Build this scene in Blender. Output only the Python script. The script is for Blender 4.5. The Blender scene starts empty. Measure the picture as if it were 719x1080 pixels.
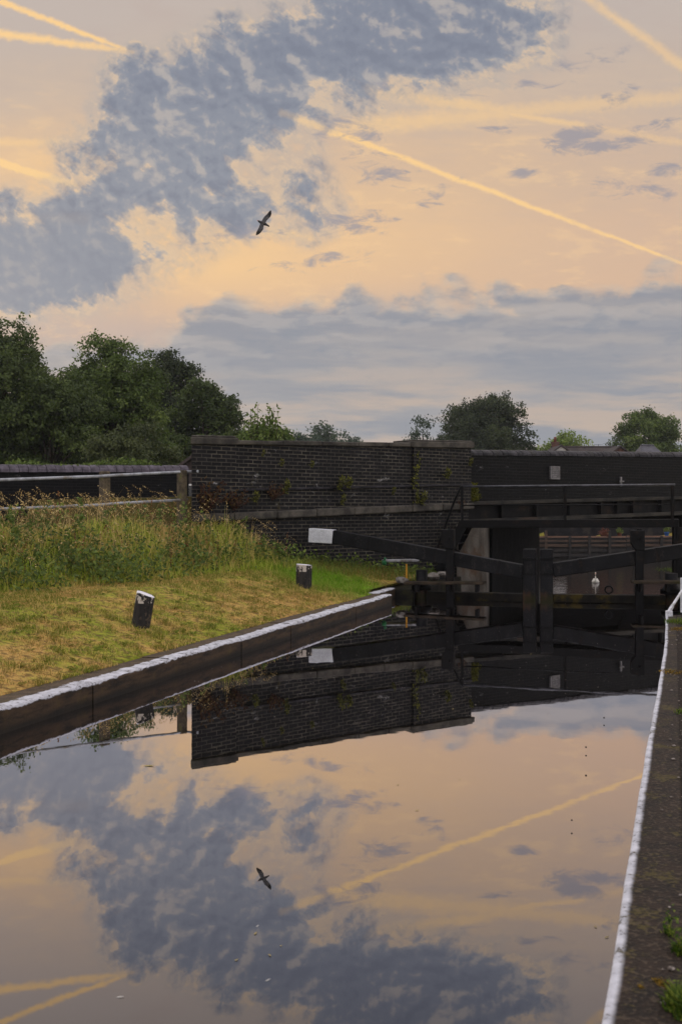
import bpy, math, random
import numpy as np
from mathutils import Vector, noise as mnoise

rng = np.random.default_rng(7)
random.seed(7)
C = bpy.context.scene.collection
scene = bpy.context.scene
PI = math.pi

# ------------------------------------------------------------------ frames
EYE = 1.7
F = 1050.0
def at(px, py, Y):
    """a measured sight line (photo pixels) followed out to the distance Y -> real position"""
    return Vector(((px-360)/F*Y, Y, EYE-(py-540)/F*Y))
TH = math.radians(18.4)
U2 = np.array([math.sin(TH), math.cos(TH)])        # along the lock
N2 = np.array([-math.cos(TH), math.sin(TH)])       # to the left bank
O2 = np.array([-2.6, 7.57])
LW = 4.70                                          # lock width
def P(n, s, z=0.0):
    q = O2 + s*U2 + n*N2
    return Vector((q[0], q[1], z))
def NS(x, y):
    r = np.array([x, y]) - O2
    return float(r@N2), float(r@U2)

# ------------------------------------------------------------------ node helper
class S:
    def __init__(s, nt, sock): s.nt, s.k = nt, sock
    def _m(s, op, *a, clamp=False):
        n = s.nt.nodes.new('ShaderNodeMath'); n.operation = op; n.use_clamp = clamp
        for i, v in enumerate((s,)+a):
            if isinstance(v, S): s.nt.links.new(v.k, n.inputs[i])
            else: n.inputs[i].default_value = v
        return S(s.nt, n.outputs[0])
    def __add__(s, o): return s._m('ADD', o)
    __radd__ = __add__
    def __sub__(s, o): return s._m('SUBTRACT', o)
    def __rsub__(s, o): return (s*-1.0)+o
    def __mul__(s, o): return s._m('MULTIPLY', o)
    __rmul__ = __mul__
    def __truediv__(s, o): return s._m('DIVIDE', o)
    def max(s, o): return s._m('MAXIMUM', o)
    def min(s, o): return s._m('MINIMUM', o)
    def pow(s, o): return s._m('POWER', o)
    def sin(s): return s._m('SINE')
    def exp(s): return s._m('EXPONENT')
    def abs(s): return s._m('ABSOLUTE')
    def sqrt(s): return s._m('SQRT')
    def clamp(s): return s._m('ADD', 0.0, clamp=True)
    def ss(s, a, b):
        """smoothstep a->b (a may exceed b)"""
        n = s.nt.nodes.new('ShaderNodeMapRange'); n.interpolation_type = 'SMOOTHSTEP'
        s.nt.links.new(s.k, n.inputs[0])
        lo, hi, t0, t1 = (a, b, 0.0, 1.0) if a < b else (b, a, 1.0, 0.0)
        n.inputs[1].default_value = lo; n.inputs[2].default_value = hi
        n.inputs[3].default_value = t0; n.inputs[4].default_value = t1
        return S(s.nt, n.outputs[0])
class T:
    def __init__(s, nt): s.nt = nt
    def link(s, a, b): s.nt.links.new(a.k if isinstance(a, S) else a, b)
    def new(s, t): return s.nt.nodes.new(t)
    def coord(s, which='Object'):
        return S(s.nt, s.new('ShaderNodeTexCoord').outputs[which])
    def sep(s, v):
        n = s.new('ShaderNodeSeparateXYZ'); s.link(v, n.inputs[0])
        return [S(s.nt, n.outputs[i]) for i in range(3)]
    def comb(s, x, y, z=0.0):
        n = s.new('ShaderNodeCombineXYZ')
        for i, v in enumerate((x, y, z)):
            if isinstance(v, S): s.link(v, n.inputs[i])
            else: n.inputs[i].default_value = v
        return S(s.nt, n.outputs[0])
    def vscale(s, v, sc):
        n = s.new('ShaderNodeVectorMath'); n.operation = 'MULTIPLY'; s.link(v, n.inputs[0]); n.inputs[1].default_value = sc
        return S(s.nt, n.outputs[0])
    def noise(s, v, scale, detail=4.0, rough=0.55, dist=0.0, dims='3D'):
        n = s.new('ShaderNodeTexNoise'); n.noise_dimensions = dims
        s.link(v, n.inputs['Vector']); n.inputs['Scale'].default_value = scale
        n.inputs['Detail'].default_value = detail; n.inputs['Roughness'].default_value = rough
        n.inputs['Distortion'].default_value = dist
        return S(s.nt, n.outputs[0])
    def mix(s, f, a, b, mode='MIX'):
        n = s.new('ShaderNodeMix'); n.data_type = 'RGBA'; n.blend_type = mode; n.clamp_factor = True
        for v, i in ((f, 0), (a, 6), (b, 7)):
            if isinstance(v, S): s.link(v, n.inputs[i])
            elif i == 0: n.inputs[0].default_value = v
            else: n.inputs[i].default_value = (*v, 1.0)
        return S(s.nt, n.outputs[2])
    def attr(s, name):
        n = s.new('ShaderNodeAttribute'); n.attribute_name = name
        return S(s.nt, n.outputs['Fac'])
    def bump(s, h, strength=0.3, dist=0.02):
        n = s.new('ShaderNodeBump'); s.link(h, n.inputs['Height'])
        n.inputs['Strength'].default_value = strength; n.inputs['Distance'].default_value = dist
        return S(s.nt, n.outputs[0])
    def bsdf(s, col, rough=0.7, normal=None, metal=0.0, spec=0.4):
        b = s.new('ShaderNodeBsdfPrincipled')
        for nm, v in (('Base Color', col), ('Roughness', rough), ('Metallic', metal), ('Specular IOR Level', spec)):
            if isinstance(v, S): s.link(v, b.inputs[nm])
            else: b.inputs[nm].default_value = (*v, 1.0) if isinstance(v, tuple) else v
        if normal is not None: s.link(normal, b.inputs['Normal'])
        return b
    def out(s, shader):
        o = s.new('ShaderNodeOutputMaterial'); s.nt.links.new(shader.outputs[0], o.inputs[0])
def srgb(r, g, b):
    f = lambda c: (c/255/12.92) if c/255 <= .04045 else ((c/255+.055)/1.055)**2.4
    return (f(r), f(g), f(b))
def material(name):
    m = bpy.data.materials.new(name); m.use_nodes = True; m.node_tree.nodes.clear()
    return m, T(m.node_tree)
def mottled(name, c1, c2, scale=6.0, rough=0.7, bump=0.3, bd=0.01, c3=None, metal=0.0, stretch=None, spec=0.4, fine=60.0):
    m, t = material(name)
    v = t.coord('Object')
    if stretch: v = t.vscale(v, stretch)
    n1 = t.noise(v, scale, 6, .6)
    col = t.mix(n1.ss(.32, .68), c1, c2)
    if c3: col = t.mix(t.noise(v, scale*.43, 5, .65).ss(.54, .66), col, c3)
    n2 = t.noise(v, fine, 4, .6)
    col = t.mix(n2.ss(.3, .7)*.35, col, (0.0, 0.0, 0.0))
    b = t.bsdf(col, n1*.25+(rough-.12), t.bump(n1+n2*.5, bump, bd), metal, spec)
    t.out(b); return m

# ------------------------------------------------------------------ mesh helper
class MB:
    def __init__(s): s.v, s.f, s.sm = [], [], []
    def add(s, vs, fs, smooth=False):
        o = len(s.v); s.v += [tuple(p) for p in vs]
        for f in fs: s.f.append(tuple(i+o for i in f)); s.sm.append(smooth)
        return s
    def hexa(s, a, b):
        """two quads (bottom loop, top loop) -> solid"""
        return s.add(list(a)+list(b), [(3,2,1,0),(4,5,6,7),(0,1,5,4),(1,2,6,5),(2,3,7,6),(3,0,4,7)])
    def box(s, c, dx, dy, dz, ax=(1,0,0), up=(0,0,1)):
        """box centred at c; dx along ax, dz along up, dy across"""
        c = Vector(c); ax = Vector(ax).normalized(); up = Vector(up); ay = up.cross(ax).normalized(); up = ax.cross(ay).normalized()
        q = lambda z: [c+ax*(sx*dx/2)+ay*(sy*dy/2)+up*(z*dz/2) for sx, sy in ((-1,-1),(1,-1),(1,1),(-1,1))]
        return s.hexa(q(-1), q(1))
    def beam(s, p, q, w, h0, h1=None, up=(0,0,1)):
        """rectangular bar from p to q: w across, h0/h1 tall at its ends"""
        p, q, up = Vector(p), Vector(q), Vector(up); h1 = h1 or h0
        d = (q-p).normalized(); sd = up.cross(d).normalized(); u = d.cross(sd).normalized()
        L = lambda c, h: [c+sd*(a*w/2)+u*(b*h/2) for a, b in ((-1,-1),(1,-1),(1,1),(-1,1))]
        return s.hexa(L(p, h0), L(q, h1))
    def slab(s, pts, z0, z1):
        n = len(pts)
        zz0 = z0 if hasattr(z0, '__len__') else [z0]*n
        zz1 = z1 if hasattr(z1, '__len__') else [z1]*n
        vs = [(p[0], p[1], z) for p, z in zip(pts, zz0)]+[(p[0], p[1], z) for p, z in zip(pts, zz1)]
        return s.add(vs, [tuple(range(n-1, -1, -1)), tuple(range(n, 2*n))]+[(i, (i+1) % n, (i+1) % n+n, i+n) for i in range(n)])
    def loft(s, path, radii, seg=8, cap=True, flat=None, side=None):
        """round tube along path; radii r or (ra, rb); side = fixed reference for ra's direction"""
        path = [Vector(p) for p in path]; n = len(path); vs = []
        if not hasattr(radii, '__len__'): radii = [radii]*n
        ref = None
        for i, p in enumerate(path):
            d = (path[min(i+1, n-1)]-path[max(i-1, 0)])
            d = d.normalized() if d.length > 1e-9 else Vector((0,0,1))
            if side is not None: a = Vector(side)
            elif ref is None: a = Vector((0,0,1)) if abs(d.z) < .9 else Vector((1,0,0))
            else: a = ref
            a = (a-d*a.dot(d)).normalized(); ref = a; b = d.cross(a)
            r = radii[i]; ra, rb = r if hasattr(r, '__len__') else (r, r)
            for k in range(seg):
                th = 2*PI*k/seg
                vs.append(p+a*(ra*math.cos(th))+b*(rb*math.sin(th)))
        fs = [(i*seg+k, i*seg+(k+1) % seg, (i+1)*seg+(k+1) % seg, (i+1)*seg+k) for i in range(n-1) for k in range(seg)]
        s.add(vs, fs, True)
        if cap:
            o = len(s.v)-n*seg
            s.f.append(tuple(o+k for k in range(seg-1, -1, -1))); s.sm.append(False)
            s.f.append(tuple(o+(n-1)*seg+k for k in range(seg))); s.sm.append(False)
        return s
ROOTLOC = {}
def finish(name, me, mat, parent, origin, label, cat, group, kind):
    o = bpy.data.objects.new(name, me); C.objects.link(o)
    if parent is not None:
        o.parent = parent; ROOTLOC[o.name] = origin
    else:
        o.location = origin; ROOTLOC[o.name] = origin
    if mat: me.materials.append(mat)
    tag(o, label, cat, group, kind)
    return o
def tag(o, label=None, cat=None, group=None, kind=None):
    for k, v in (('label', label), ('category', cat), ('group', group), ('kind', kind)):
        if v: o[k] = v
    return o
def obj(name, mb, mat, parent=None, label=None, cat=None, group=None, kind=None, bevel=0.0, tangent=None, origin=None):
    V = np.array(mb.v, dtype=float)
    if parent is not None: org = ROOTLOC[parent.name]
    elif origin is not None: org = Vector(origin)
    else: org = Vector(((V[:,0].min()+V[:,0].max())/2, (V[:,1].min()+V[:,1].max())/2, V[:,2].min()))
    me = bpy.data.meshes.new(name)
    me.from_pydata([tuple(v) for v in V-np.array(org)], [], mb.f)
    me.polygons.foreach_set('use_smooth', mb.sm)
    if tangent is not None:
        tg = np.array(tangent[:2]); tg = tg/np.linalg.norm(tg); nn = np.array([-tg[1], tg[0]])
        uv = me.uv_layers.new(name='UVMap')
        for p in me.polygons:
            nr = p.normal
            for li in p.loop_indices:
                w = V[me.loops[li].vertex_index]
                a, b = float(w[:2]@tg), float(w[:2]@nn)
                if abs(nr.z) > .8: q = (a, b)
                elif abs(nr.x*tg[0]+nr.y*tg[1]) > .75: q = (b, w[2])
                else: q = (a, w[2])
                uv.data[li].uv = q
    me.update()
    o = finish(name, me, mat, parent, org, label, cat, group, kind)
    if bevel > 0:
        b = o.modifiers.new('bevel', 'BEVEL'); b.width = bevel; b.segments = 2; b.limit_method = 'ANGLE'; b.angle_limit = math.radians(40)
    return o
def npobj(name, V, Fc, mat, rnd=None, parent=None, origin=None, smooth=False, **kw):
    """mesh from numpy: V (N,3), Fc list of int arrays (M,k)"""
    V = np.asarray(V, float)
    org = ROOTLOC[parent.name] if parent is not None else (Vector(origin) if origin is not None else Vector((float(V[:,0].mean()), float(V[:,1].mean()), float(V[:,2].min()))))
    me = bpy.data.meshes.new(name)
    me.vertices.add(len(V)); me.vertices.foreach_set('co', (V-np.array(org)).astype(np.float32).ravel())
    Fc = [f for f in Fc if len(f)]
    loops = np.concatenate([f.ravel() for f in Fc]); tot = np.concatenate([np.full(len(f), f.shape[1]) for f in Fc])
    me.loops.add(len(loops)); me.loops.foreach_set('vertex_index', loops.astype(np.int32))
    me.polygons.add(len(tot)); st = np.concatenate([[0], np.cumsum(tot)[:-1]])
    me.polygons.foreach_set('loop_start', st.astype(np.int32)); me.polygons.foreach_set('loop_total', tot.astype(np.int32))
    if smooth: me.polygons.foreach_set('use_smooth', np.ones(len(tot), bool))
    me.update(calc_edges=True); me.validate()
    if rnd is not None:
        a = me.attributes.new('rnd', 'FLOAT', 'POINT'); a.data.foreach_set('value', np.asarray(rnd, np.float32))
    return finish(name, me, mat, parent, org, kw.get('label'), kw.get('cat'), kw.get('group'), kw.get('kind'))
def thing(name, loc, label, cat, group=None):
    o = bpy.data.objects.new(name, None); C.objects.link(o); o.location = loc; o.empty_display_size = .2
    ROOTLOC[o.name] = Vector(loc)
    return tag(o, label, cat, group)
def dup(root, loc, rotz=0.0, scale=1.0, label=None, group=None):
    r = root.copy(); C.objects.link(r); r.location = loc; r.rotation_euler = (0, 0, rotz); r.scale = (scale,)*3
    if label: r['label'] = label
    if group: r['group'] = group
    for ch in list(root.children):
        c = ch.copy(); C.objects.link(c); c.parent = r
        for g in ch.children:
            d = g.copy(); C.objects.link(d); d.parent = c
    return r

# ------------------------------------------------------------------ leaf and blade clouds
def unit(a): return a/np.maximum(np.linalg.norm(a, axis=1, keepdims=True), 1e-9)
def leaves(cent, L, W, rg, bias=None, k=.6):
    """diamond leaves at cent (N,3)"""
    n = len(cent)
    nr = rg.normal(size=(n,3))
    if bias is not None: nr = unit(nr)*(1-k)+unit(bias)*k
    nr = unit(nr); a = unit(np.cross(nr, rg.normal(size=(n,3)))); b = np.cross(nr, a)
    L = L*rg.uniform(.7, 1.3, (n,1)); W = W*rg.uniform(.7, 1.3, (n,1))
    V = np.stack([cent-a*L/2, cent+b*W/2-a*L*.08, cent+a*L/2-nr*L*.12, cent-b*W/2-a*L*.08], 1).reshape(-1,3)
    return V, np.arange(4*n).reshape(n,4)
def blades(base, h, w, lean, rg, bend=.5, azim=None):
    """curved grass blades: base (N,3), h (N,), w, lean (N,) fraction"""
    n = len(base); az = rg.uniform(0, 2*PI, n) if azim is None else azim
    d = np.stack([np.cos(az), np.sin(az), np.zeros(n)], 1); sd = np.stack([-np.sin(az+rg.normal(0,.6,n)), np.cos(az+rg.normal(0,.6,n)), np.zeros(n)], 1)
    up = np.array([0,0,1.0]); h = h[:,None]; lean = lean[:,None]; w = np.broadcast_to(np.asarray(w), (n,))[:,None]
    m = base+up*h*.55+d*h*lean*.3; tip = base+up*h*(1-.35*lean*bend)+d*h*lean
    V = np.stack([base-sd*w/2, base+sd*w/2, m+sd*w*.4, m-sd*w*.4, tip], 1).reshape(-1,3)
    i = np.arange(n)*5
    return V, np.stack([i,i+1,i+2,i+3],1), np.stack([i+3,i+2,i+4],1)

# ------------------------------------------------------------------ ground heights (n to the left of the lock wall, s along it)
def sst(a, b, x):
    t = np.clip((x-a)/(b-a), 0, 1); return t*t*(3-2*t)
WA, WB = np.array([-2.85, 18.8]), np.array([3.1, 24.1])       # wing wall
WD = (WB-WA)/np.linalg.norm(WB-WA); WN = np.array([WD[1], -WD[0]])   # WN faces the camera
BA, BB = np.array([3.05, 24.25]), np.array([13.0, 30.9])       # bridge front
BD = (BB-BA)/np.linalg.norm(BB-BA); BN = np.array([BD[1], -BD[0]])
def fence_n(s): return 4.9-.26*(s-7.15)
def ground_h(n, s):
    n = np.asarray(n, float); s = np.asarray(s, float)
    x = O2[0]+s*U2[0]+n*N2[0]; y = O2[1]+s*U2[1]+n*N2[1]
    base = .2+.23*np.clip(n-.3, 0, 1.8)
    n1 = np.clip(fence_n(s), 3.4, 6.0); n0 = n1-1.75
    zt = 1.38+.03*(np.clip(s, 0, 12)-7)
    up = sst(0, 1, (n-n0)/(n1-n0+.15))*sst(12.7, 10.9, s)
    left = base+(zt-base)*up+np.where(n > n1+.1, -np.clip((n-n1-.1)*.5, 0, .45), 0)
    dw = -((x-WA[0])*WN[0]+(y-WA[1])*WN[1])
    lw_ = (x-WA[0])*WD[0]+(y-WA[1])*WD[1]
    left = np.where((dw > .25) & (s > 10.4) & (lw_ > .1), 2.0, left)
    left = np.where((dw > .25) & (lw_ <= .1) & (s > 10.0) & (s <= 34), 1.1, left)
    left = np.where(s > 34, 1.0, left)
    right = .2+.02*np.clip(-n-5, 0, 5)
    db = -((x-BA[0])*BN[0]+(y-BA[1])*BN[1])
    right = np.where((db > .25) & (s < 32), 2.0, right)
    right = np.where(s > 34, 1.0, right)
    z = np.where(n > -2.3, left, right)
    z = np.where((n < .3001) & (n > -5.3001) & (s < 29), -4.0, z)
    basin = (s > 28.9) & (n < 10) & (n > -60) & (y < 93)
    z = np.where(basin, -4.0, z)
    z = np.where((y >= 93) & (y < 99), -.9, z)
    return np.where(y >= 99, .9, z)

def grow(a, first, last, ratio=1.3):
    out = [a]; st = first
    while out[-1] < last: out.append(out[-1]+st); st *= ratio
    return out
ns = sorted(set([round(v, 3) for v in list(np.arange(.34, 7.0, .16))+[.30]+grow(7.0, .4, 650)+[-5.30, -5.34]+list(np.arange(-8, -5.4, .4))+[-x for x in grow(8.4, .6, 650)]+[-4, -2.3, -1.0]]))
ss_ = sorted(set([round(v, 3) for v in list(np.arange(-4, 20, .2))+list(np.arange(20, 32, .5))+list(np.arange(32, 110, 2.0))+grow(110, 4, 700)+[-4-x for x in grow(.5, .5, 400)]]))
NN, SS = np.meshgrid(np.array(ns), np.array(ss_), indexing='ij')
ZZ = ground_h(NN, SS)
NW = NN.copy()
rec = (SS > 11.15) & (np.abs(NN-.32) < .05); NW[rec] += .35
XX = O2[0]+SS*U2[0]+NW*N2[0]; YY = O2[1]+SS*U2[1]+NW*N2[1]
bumpy = (NN > .3) & (NN < 8) & (SS > -6) & (SS < 13)
rough = np.array([[mnoise.noise((x*.9, y*.9, 0))*.03+mnoise.noise((x*3, y*3, 5))*.015 for x, y in zip(a, b)] for a, b in zip(XX, YY)])
ZZ = np.where(bumpy, ZZ+rough*sst(.3, 1.2, NN), ZZ)
nI, nJ = NN.shape
idx = np.arange(nI*nJ).reshape(nI, nJ)
quads = np.stack([idx[:-1,:-1], idx[:-1,1:], idx[1:,1:], idx[1:,:-1]], -1).reshape(-1,4)

def lawn_mat(name, is_blade):
    m, t = material(name)
    v = t.coord('Object')
    big = t.noise(v, .55, 5, .6); mid = t.noise(v, 2.2, 5, .65, .4); fine = t.noise(v, 22, 4, .7)
    mk = (big*.5+mid*.6+fine*.45)
    straw = t.mix(fine.ss(.3, .7), srgb(172, 134, 72), srgb(200, 162, 98))
    green = t.mix(t.noise(v, 9, 4).ss(.3, .7), srgb(108, 120, 34), srgb(152, 150, 56))
    x, y, z = t.sep(v)
    col = t.mix(mk.ss(.64, .88), straw, green)
    # lusher patch by the lock tail
    d = (((x-LUSH[0])*(x-LUSH[0])+(y-LUSH[1])*(y-LUSH[1])).sqrt()+mid*1.2)
    col = t.mix(d.ss(2.6, 1.2), col, t.mix(fine.ss(.3,.7), srgb(84, 132, 16), srgb(124, 164, 34)))
    if is_blade:
        r = t.attr('rnd')
        col = t.mix(d.ss(1.2, 2.4)*.40+.22, col, t.mix(r.ss(.35, .65), srgb(76, 96, 24), srgb(222, 186, 124)))
        col = t.mix(r.ss(.94, .96), col, srgb(70, 54, 34))
        a = t.bsdf(col, .8, spec=.15); tr = t.new('ShaderNodeBsdfTranslucent'); t.link(col, tr.inputs[0])
        mx = t.new('ShaderNodeMixShader'); mx.inputs[0].default_value = .35
        t.nt.links.new(a.outputs[0], mx.inputs[1]); t.nt.links.new(tr.outputs[0], mx.inputs[2]); t.out(mx)
    else:
        col = t.mix(z.ss(.62, .85), col, srgb(60, 58, 26))
        soil = t.noise(v, 14, 5, .7).ss(.46, .6)
        col = t.mix(soil*.8, col, srgb(92, 74, 46))
        t.out(t.bsdf(col, .95, t.bump(fine+t.noise(v, 60, 3)*.6, .8, .03), spec=.1))
    return m
LUSH = (-.2, 18.6)
M_ground = lawn_mat('dry_lawn', False); M_blade = lawn_mat('lawn_blades', True)
npobj('ground', np.stack([XX, YY, ZZ], -1).reshape(-1,3), [quads], M_ground, origin=(0,0,0), smooth=False, kind='structure', label='dry yellow and green towpath lawn and bank')

# ------------------------------------------------------------------ water
def water_mat(name, deep, ior, b1, b2):
    m, t = material(name)
    v = t.coord('Object')
    h = t.noise(v, 1.6, 3, .5)*1.0+t.noise(t.vscale(v, (1, .6, 1)), 5.0, 3, .5)*.22
    nr = t.bump(h, b1, b2)
    if ior: fr = t.new('ShaderNodeFresnel'); fr.inputs['IOR'].default_value = ior; t.link(nr, fr.inputs['Normal']); fac = S(t.nt, fr.outputs[0])
    else:   # still dark water: reflectance falls steadily from grazing to steep view
        lw_ = t.new('ShaderNodeLayerWeight'); lw_.inputs[0].default_value = .5; t.link(nr, lw_.inputs['Normal'])
        fac = (S(t.nt, lw_.outputs['Facing'])*1.56-.56).max(.06)
    g = t.new('ShaderNodeBsdfGlossy'); g.inputs['Roughness'].default_value = .012; g.inputs['Color'].default_value = (.98, .96, 1.0, 1); t.link(nr, g.inputs['Normal'])
    d = t.new('ShaderNodeBsdfDiffuse'); d.inputs['Color'].default_value = (*deep, 1)
    mx = t.new('ShaderNodeMixShader'); t.link(fac, mx.inputs[0])
    t.nt.links.new(d.outputs[0], mx.inputs[1]); t.nt.links.new(g.outputs[0], mx.inputs[2]); t.out(mx)
    return m
M_water = water_mat('still_lock_water', (.006, .0055, .005), None, .024, .02)
M_basin = water_mat('basin_water', (.012, .012, .008), 1.4, .4, .05)
mb = MB(); mb.add([P(.5, -40, 0), P(-5.25, -40, 0), P(-5.25, 12.9, 0), P(-2.4, 12.3, 0), P(.5, 12.9, 0)], [(4,3,2,1,0)][:1])
mb.f = [(0,1,2,3,4)]
obj('lock_water', mb, M_water, kind='structure', label='still dark lock water mirroring the sky', origin=(0,0,0))
mb = MB(); mb.add([P(-.2, 13.6, -2.5), P(-4.9, 13.6, -2.5), P(-4.9, 29, -2.5), P(-60, 29, -2.5), P(-60, 110, -2.5), P(11, 110, -2.5), P(11, 29, -2.5), P(-.2, 29, -2.5)], [tuple(range(8))])
obj('basin_water', mb, M_basin, kind='structure', label='lower canal basin beyond the bridge', origin=(0,0,0))

# ------------------------------------------------------------------ lock walls
def coping_mat(name, width, wob, face1, face2, top1, top2, paintlow):
    """stone with a worn white painted edge; UV x = along, y measured from the edge"""
    m, t = material(name)
    v = t.coord('Object'); uv = t.coord('UV'); a, d, _ = t.sep(uv)
    x, y, z = t.sep(v)
    geo = S(t.nt, t.new('ShaderNodeNewGeometry').outputs['Normal']); gx, gy, gz = t.sep(geo)
    n1 = t.noise(v, 1.3, 5, .6); n2 = t.noise(v, 9, 5, .65); n3 = t.noise(v, 45, 4, .6)
    topc = t.mix(n2.ss(.35, .65), top1, top2)
    grit = t.new('ShaderNodeTexVoronoi'); t.link(v, grit.inputs['Vector']); grit.inputs['Scale'].default_value = 60
    gd = S(t.nt, grit.outputs['Distance'])
    topc = t.mix((t.noise(v, 4.5, 6, .7)*.75+n3*.4).ss(.60, .70)*.75, topc, srgb(78, 68, 32))
    topc = t.mix((n3*.6+gd*.5).ss(.62, .72)*.5, topc, srgb(80, 68, 56))
    topc = t.mix(gd.ss(.25, .1)*.5, topc, (.004, .004, .004))
    facec = t.mix(t.noise(t.vscale(v, (1, 1, 5)), 3.0, 6, .7).ss(.38, .66), face1, face2)
    facec = t.mix(t.noise(v, 6, 5).ss(.56, .7)*.6, facec, srgb(70, 56, 28))
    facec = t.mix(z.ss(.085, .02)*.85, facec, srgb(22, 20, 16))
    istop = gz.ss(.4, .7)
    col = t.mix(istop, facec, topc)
    pt = (d+(n1-.5)*wob+(n2-.5)*wob*.6).ss(width+.012, width-.012)
    pf = (z+(n1-.5)*.07+(n2-.5)*.07).ss(paintlow-.006, paintlow+.006)
    pf = pf*d.ss(.03, .02)
    mask = istop*pt+(1.0-istop)*pf
    chip = (n3*.6+n2*.5).ss(.60, .66)
    mask = mask*(1.0-chip*.8)
    white = t.mix(n2.ss(.3, .75), srgb(196, 196, 204), srgb(148, 148, 154))
    col = t.mix(mask.clamp(), col, white)
    t.out(t.bsdf(col, .8, t.bump(n2*.6+n3*.35+mask*.15+gd*istop*.6*(1.0-mask), .6, .015), spec=.25))
    return m
STONE1, STONE2 = srgb(88, 72, 54), srgb(54, 44, 34)
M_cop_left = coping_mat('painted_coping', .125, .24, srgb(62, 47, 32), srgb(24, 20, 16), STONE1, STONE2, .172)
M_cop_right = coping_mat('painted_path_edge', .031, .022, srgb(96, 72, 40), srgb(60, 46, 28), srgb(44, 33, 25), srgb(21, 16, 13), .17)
M_lockstone = mottled('wet_lock_stone', srgb(38, 34, 30), srgb(20, 19, 18), 4, .6, .5, .03, srgb(46, 45, 22), spec=.12)
def ns_slab(rect, z0, z1):
    n0, n1, s0, s1 = rect
    return [P(n0, s0), P(n1, s0), P(n1, s1), P(n0, s1)]
def strip_uv(o, edge_n, sign):
    me = o.data; uv = me.uv_layers.new(name='UVMap'); org = np.array(ROOTLOC[o.name])
    for p in me.polygons:
        for li in p.loop_indices:
            w = np.array(me.vertices[me.loops[li].vertex_index].co)+org
            n, s = NS(w[0], w[1]); uv.data[li].uv = (s, (n-edge_n(s))*sign)
def edge_strip(name, s_list, n_edge, n_back, ztop, mat, parent, zbot=-3.0, gap=.004, r=.03):
    """coping course: rows of stones with rounded nosing; each stone one slab between joints"""
    m = MB()
    for i in range(len(s_list)-1):
        s0, s1 = s_list[i]+gap*(1 if mat is M_cop_left else .05), s_list[i+1]-gap*(1 if mat is M_cop_left else .05)
        zt = ztop+random.uniform(-.007, .007)*(1 if mat is M_cop_left else 0); off = random.uniform(-.008, .008)*(1 if ztop and mat is M_cop_left else .25)
        sub = np.linspace(s0, s1, 7); sgn = 1 if n_back > n_edge(s0) else -1
        prof = lambda s: [(n_edge(s)+off*sgn, zbot), (n_edge(s)+off*sgn, zt-r), (n_edge(s)+(off+r*.3)*sgn, zt-r*.3), (n_edge(s)+(off+r)*sgn, zt), (n_edge(s)+.14*sgn, zt+.003), (n_back, zt), (n_back, zbot)]
        vs = []; k = 7
        for s in sub: vs += [P(a, s, z) for a, z in prof(s)]
        fs = [(j*k+q, (j+1)*k+q, (j+1)*k+(q+1) % k, j*k+(q+1) % k) for j in range(len(sub)-1) for q in range(k)]
        fs += [tuple(range(k)), tuple(range((len(sub)-1)*k+k-1, (len(sub)-1)*k-1, -1))]
        if sgn < 0: fs = [tuple(reversed(f)) for f in fs]
        m.add(vs, fs)
    o = obj(name, m, mat, parent); strip_uv(o, n_edge, 1 if n_back > n_edge(0) else -1)
    return o
lw = thing('lock_wall', P(0, 4, 0), 'left bank lock wall with a worn white painted coping edge', 'wall')
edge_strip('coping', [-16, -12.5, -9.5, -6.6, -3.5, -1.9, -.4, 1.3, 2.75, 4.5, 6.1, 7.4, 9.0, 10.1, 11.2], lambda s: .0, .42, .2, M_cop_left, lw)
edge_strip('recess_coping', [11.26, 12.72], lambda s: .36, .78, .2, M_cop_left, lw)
m = MB(); m.slab([P(-.02, 12.76), P(.8, 12.76), P(.8, 17.3), P(-.06, 17.3)], -3.9, .16); obj('quoin_block', m, M_lockstone, lw, bevel=.03)
rw = thing('canal_edge_wall', P(-LW-.3, 0, 0), 'right bank canal edge wall with a narrow white painted line', 'wall')
def redge(s): return float(np.interp(s, [-4.2, -3.3, -1.9, .4, 2.5, 5.5, 8.9], [-4.64, -4.66, -4.675, -4.70, -4.735, -4.77, -4.76]))+.002*math.sin(s*5)
edge_strip('painted_edge', [-16, -12, -9, -6.15, -4.55, -2.2, .6, 3.4, 6.2, 8.05, 8.9], redge, -LW-.24, .2, M_cop_right, rw, r=.012)
m = MB(); m.slab([P(-5.28, 8.9), P(-5.9, 8.9), P(-5.9, 12.9), P(-5.28, 12.9)], -3.9, .1); obj('recess_wall', m, M_lockstone, rw)
m = MB(); m.slab([P(-4.86, 13.45), P(-5.6, 13.45), P(-5.6, 24.2), P(-4.86, 24.2)], -3.9, .28); obj('quoin_block', m, M_lockstone, rw, bevel=.03)
# sill wall under the gates keeps the upper water in
m = MB(); m.slab([P(.4, 12.95), P(-5.2, 12.95), P(-5.2, 13.5), P(.4, 13.5)], -4.2, -.9); obj('lock_sill', m, M_lockstone, label='stone lock sill under the closed gates', cat='sill')

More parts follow.
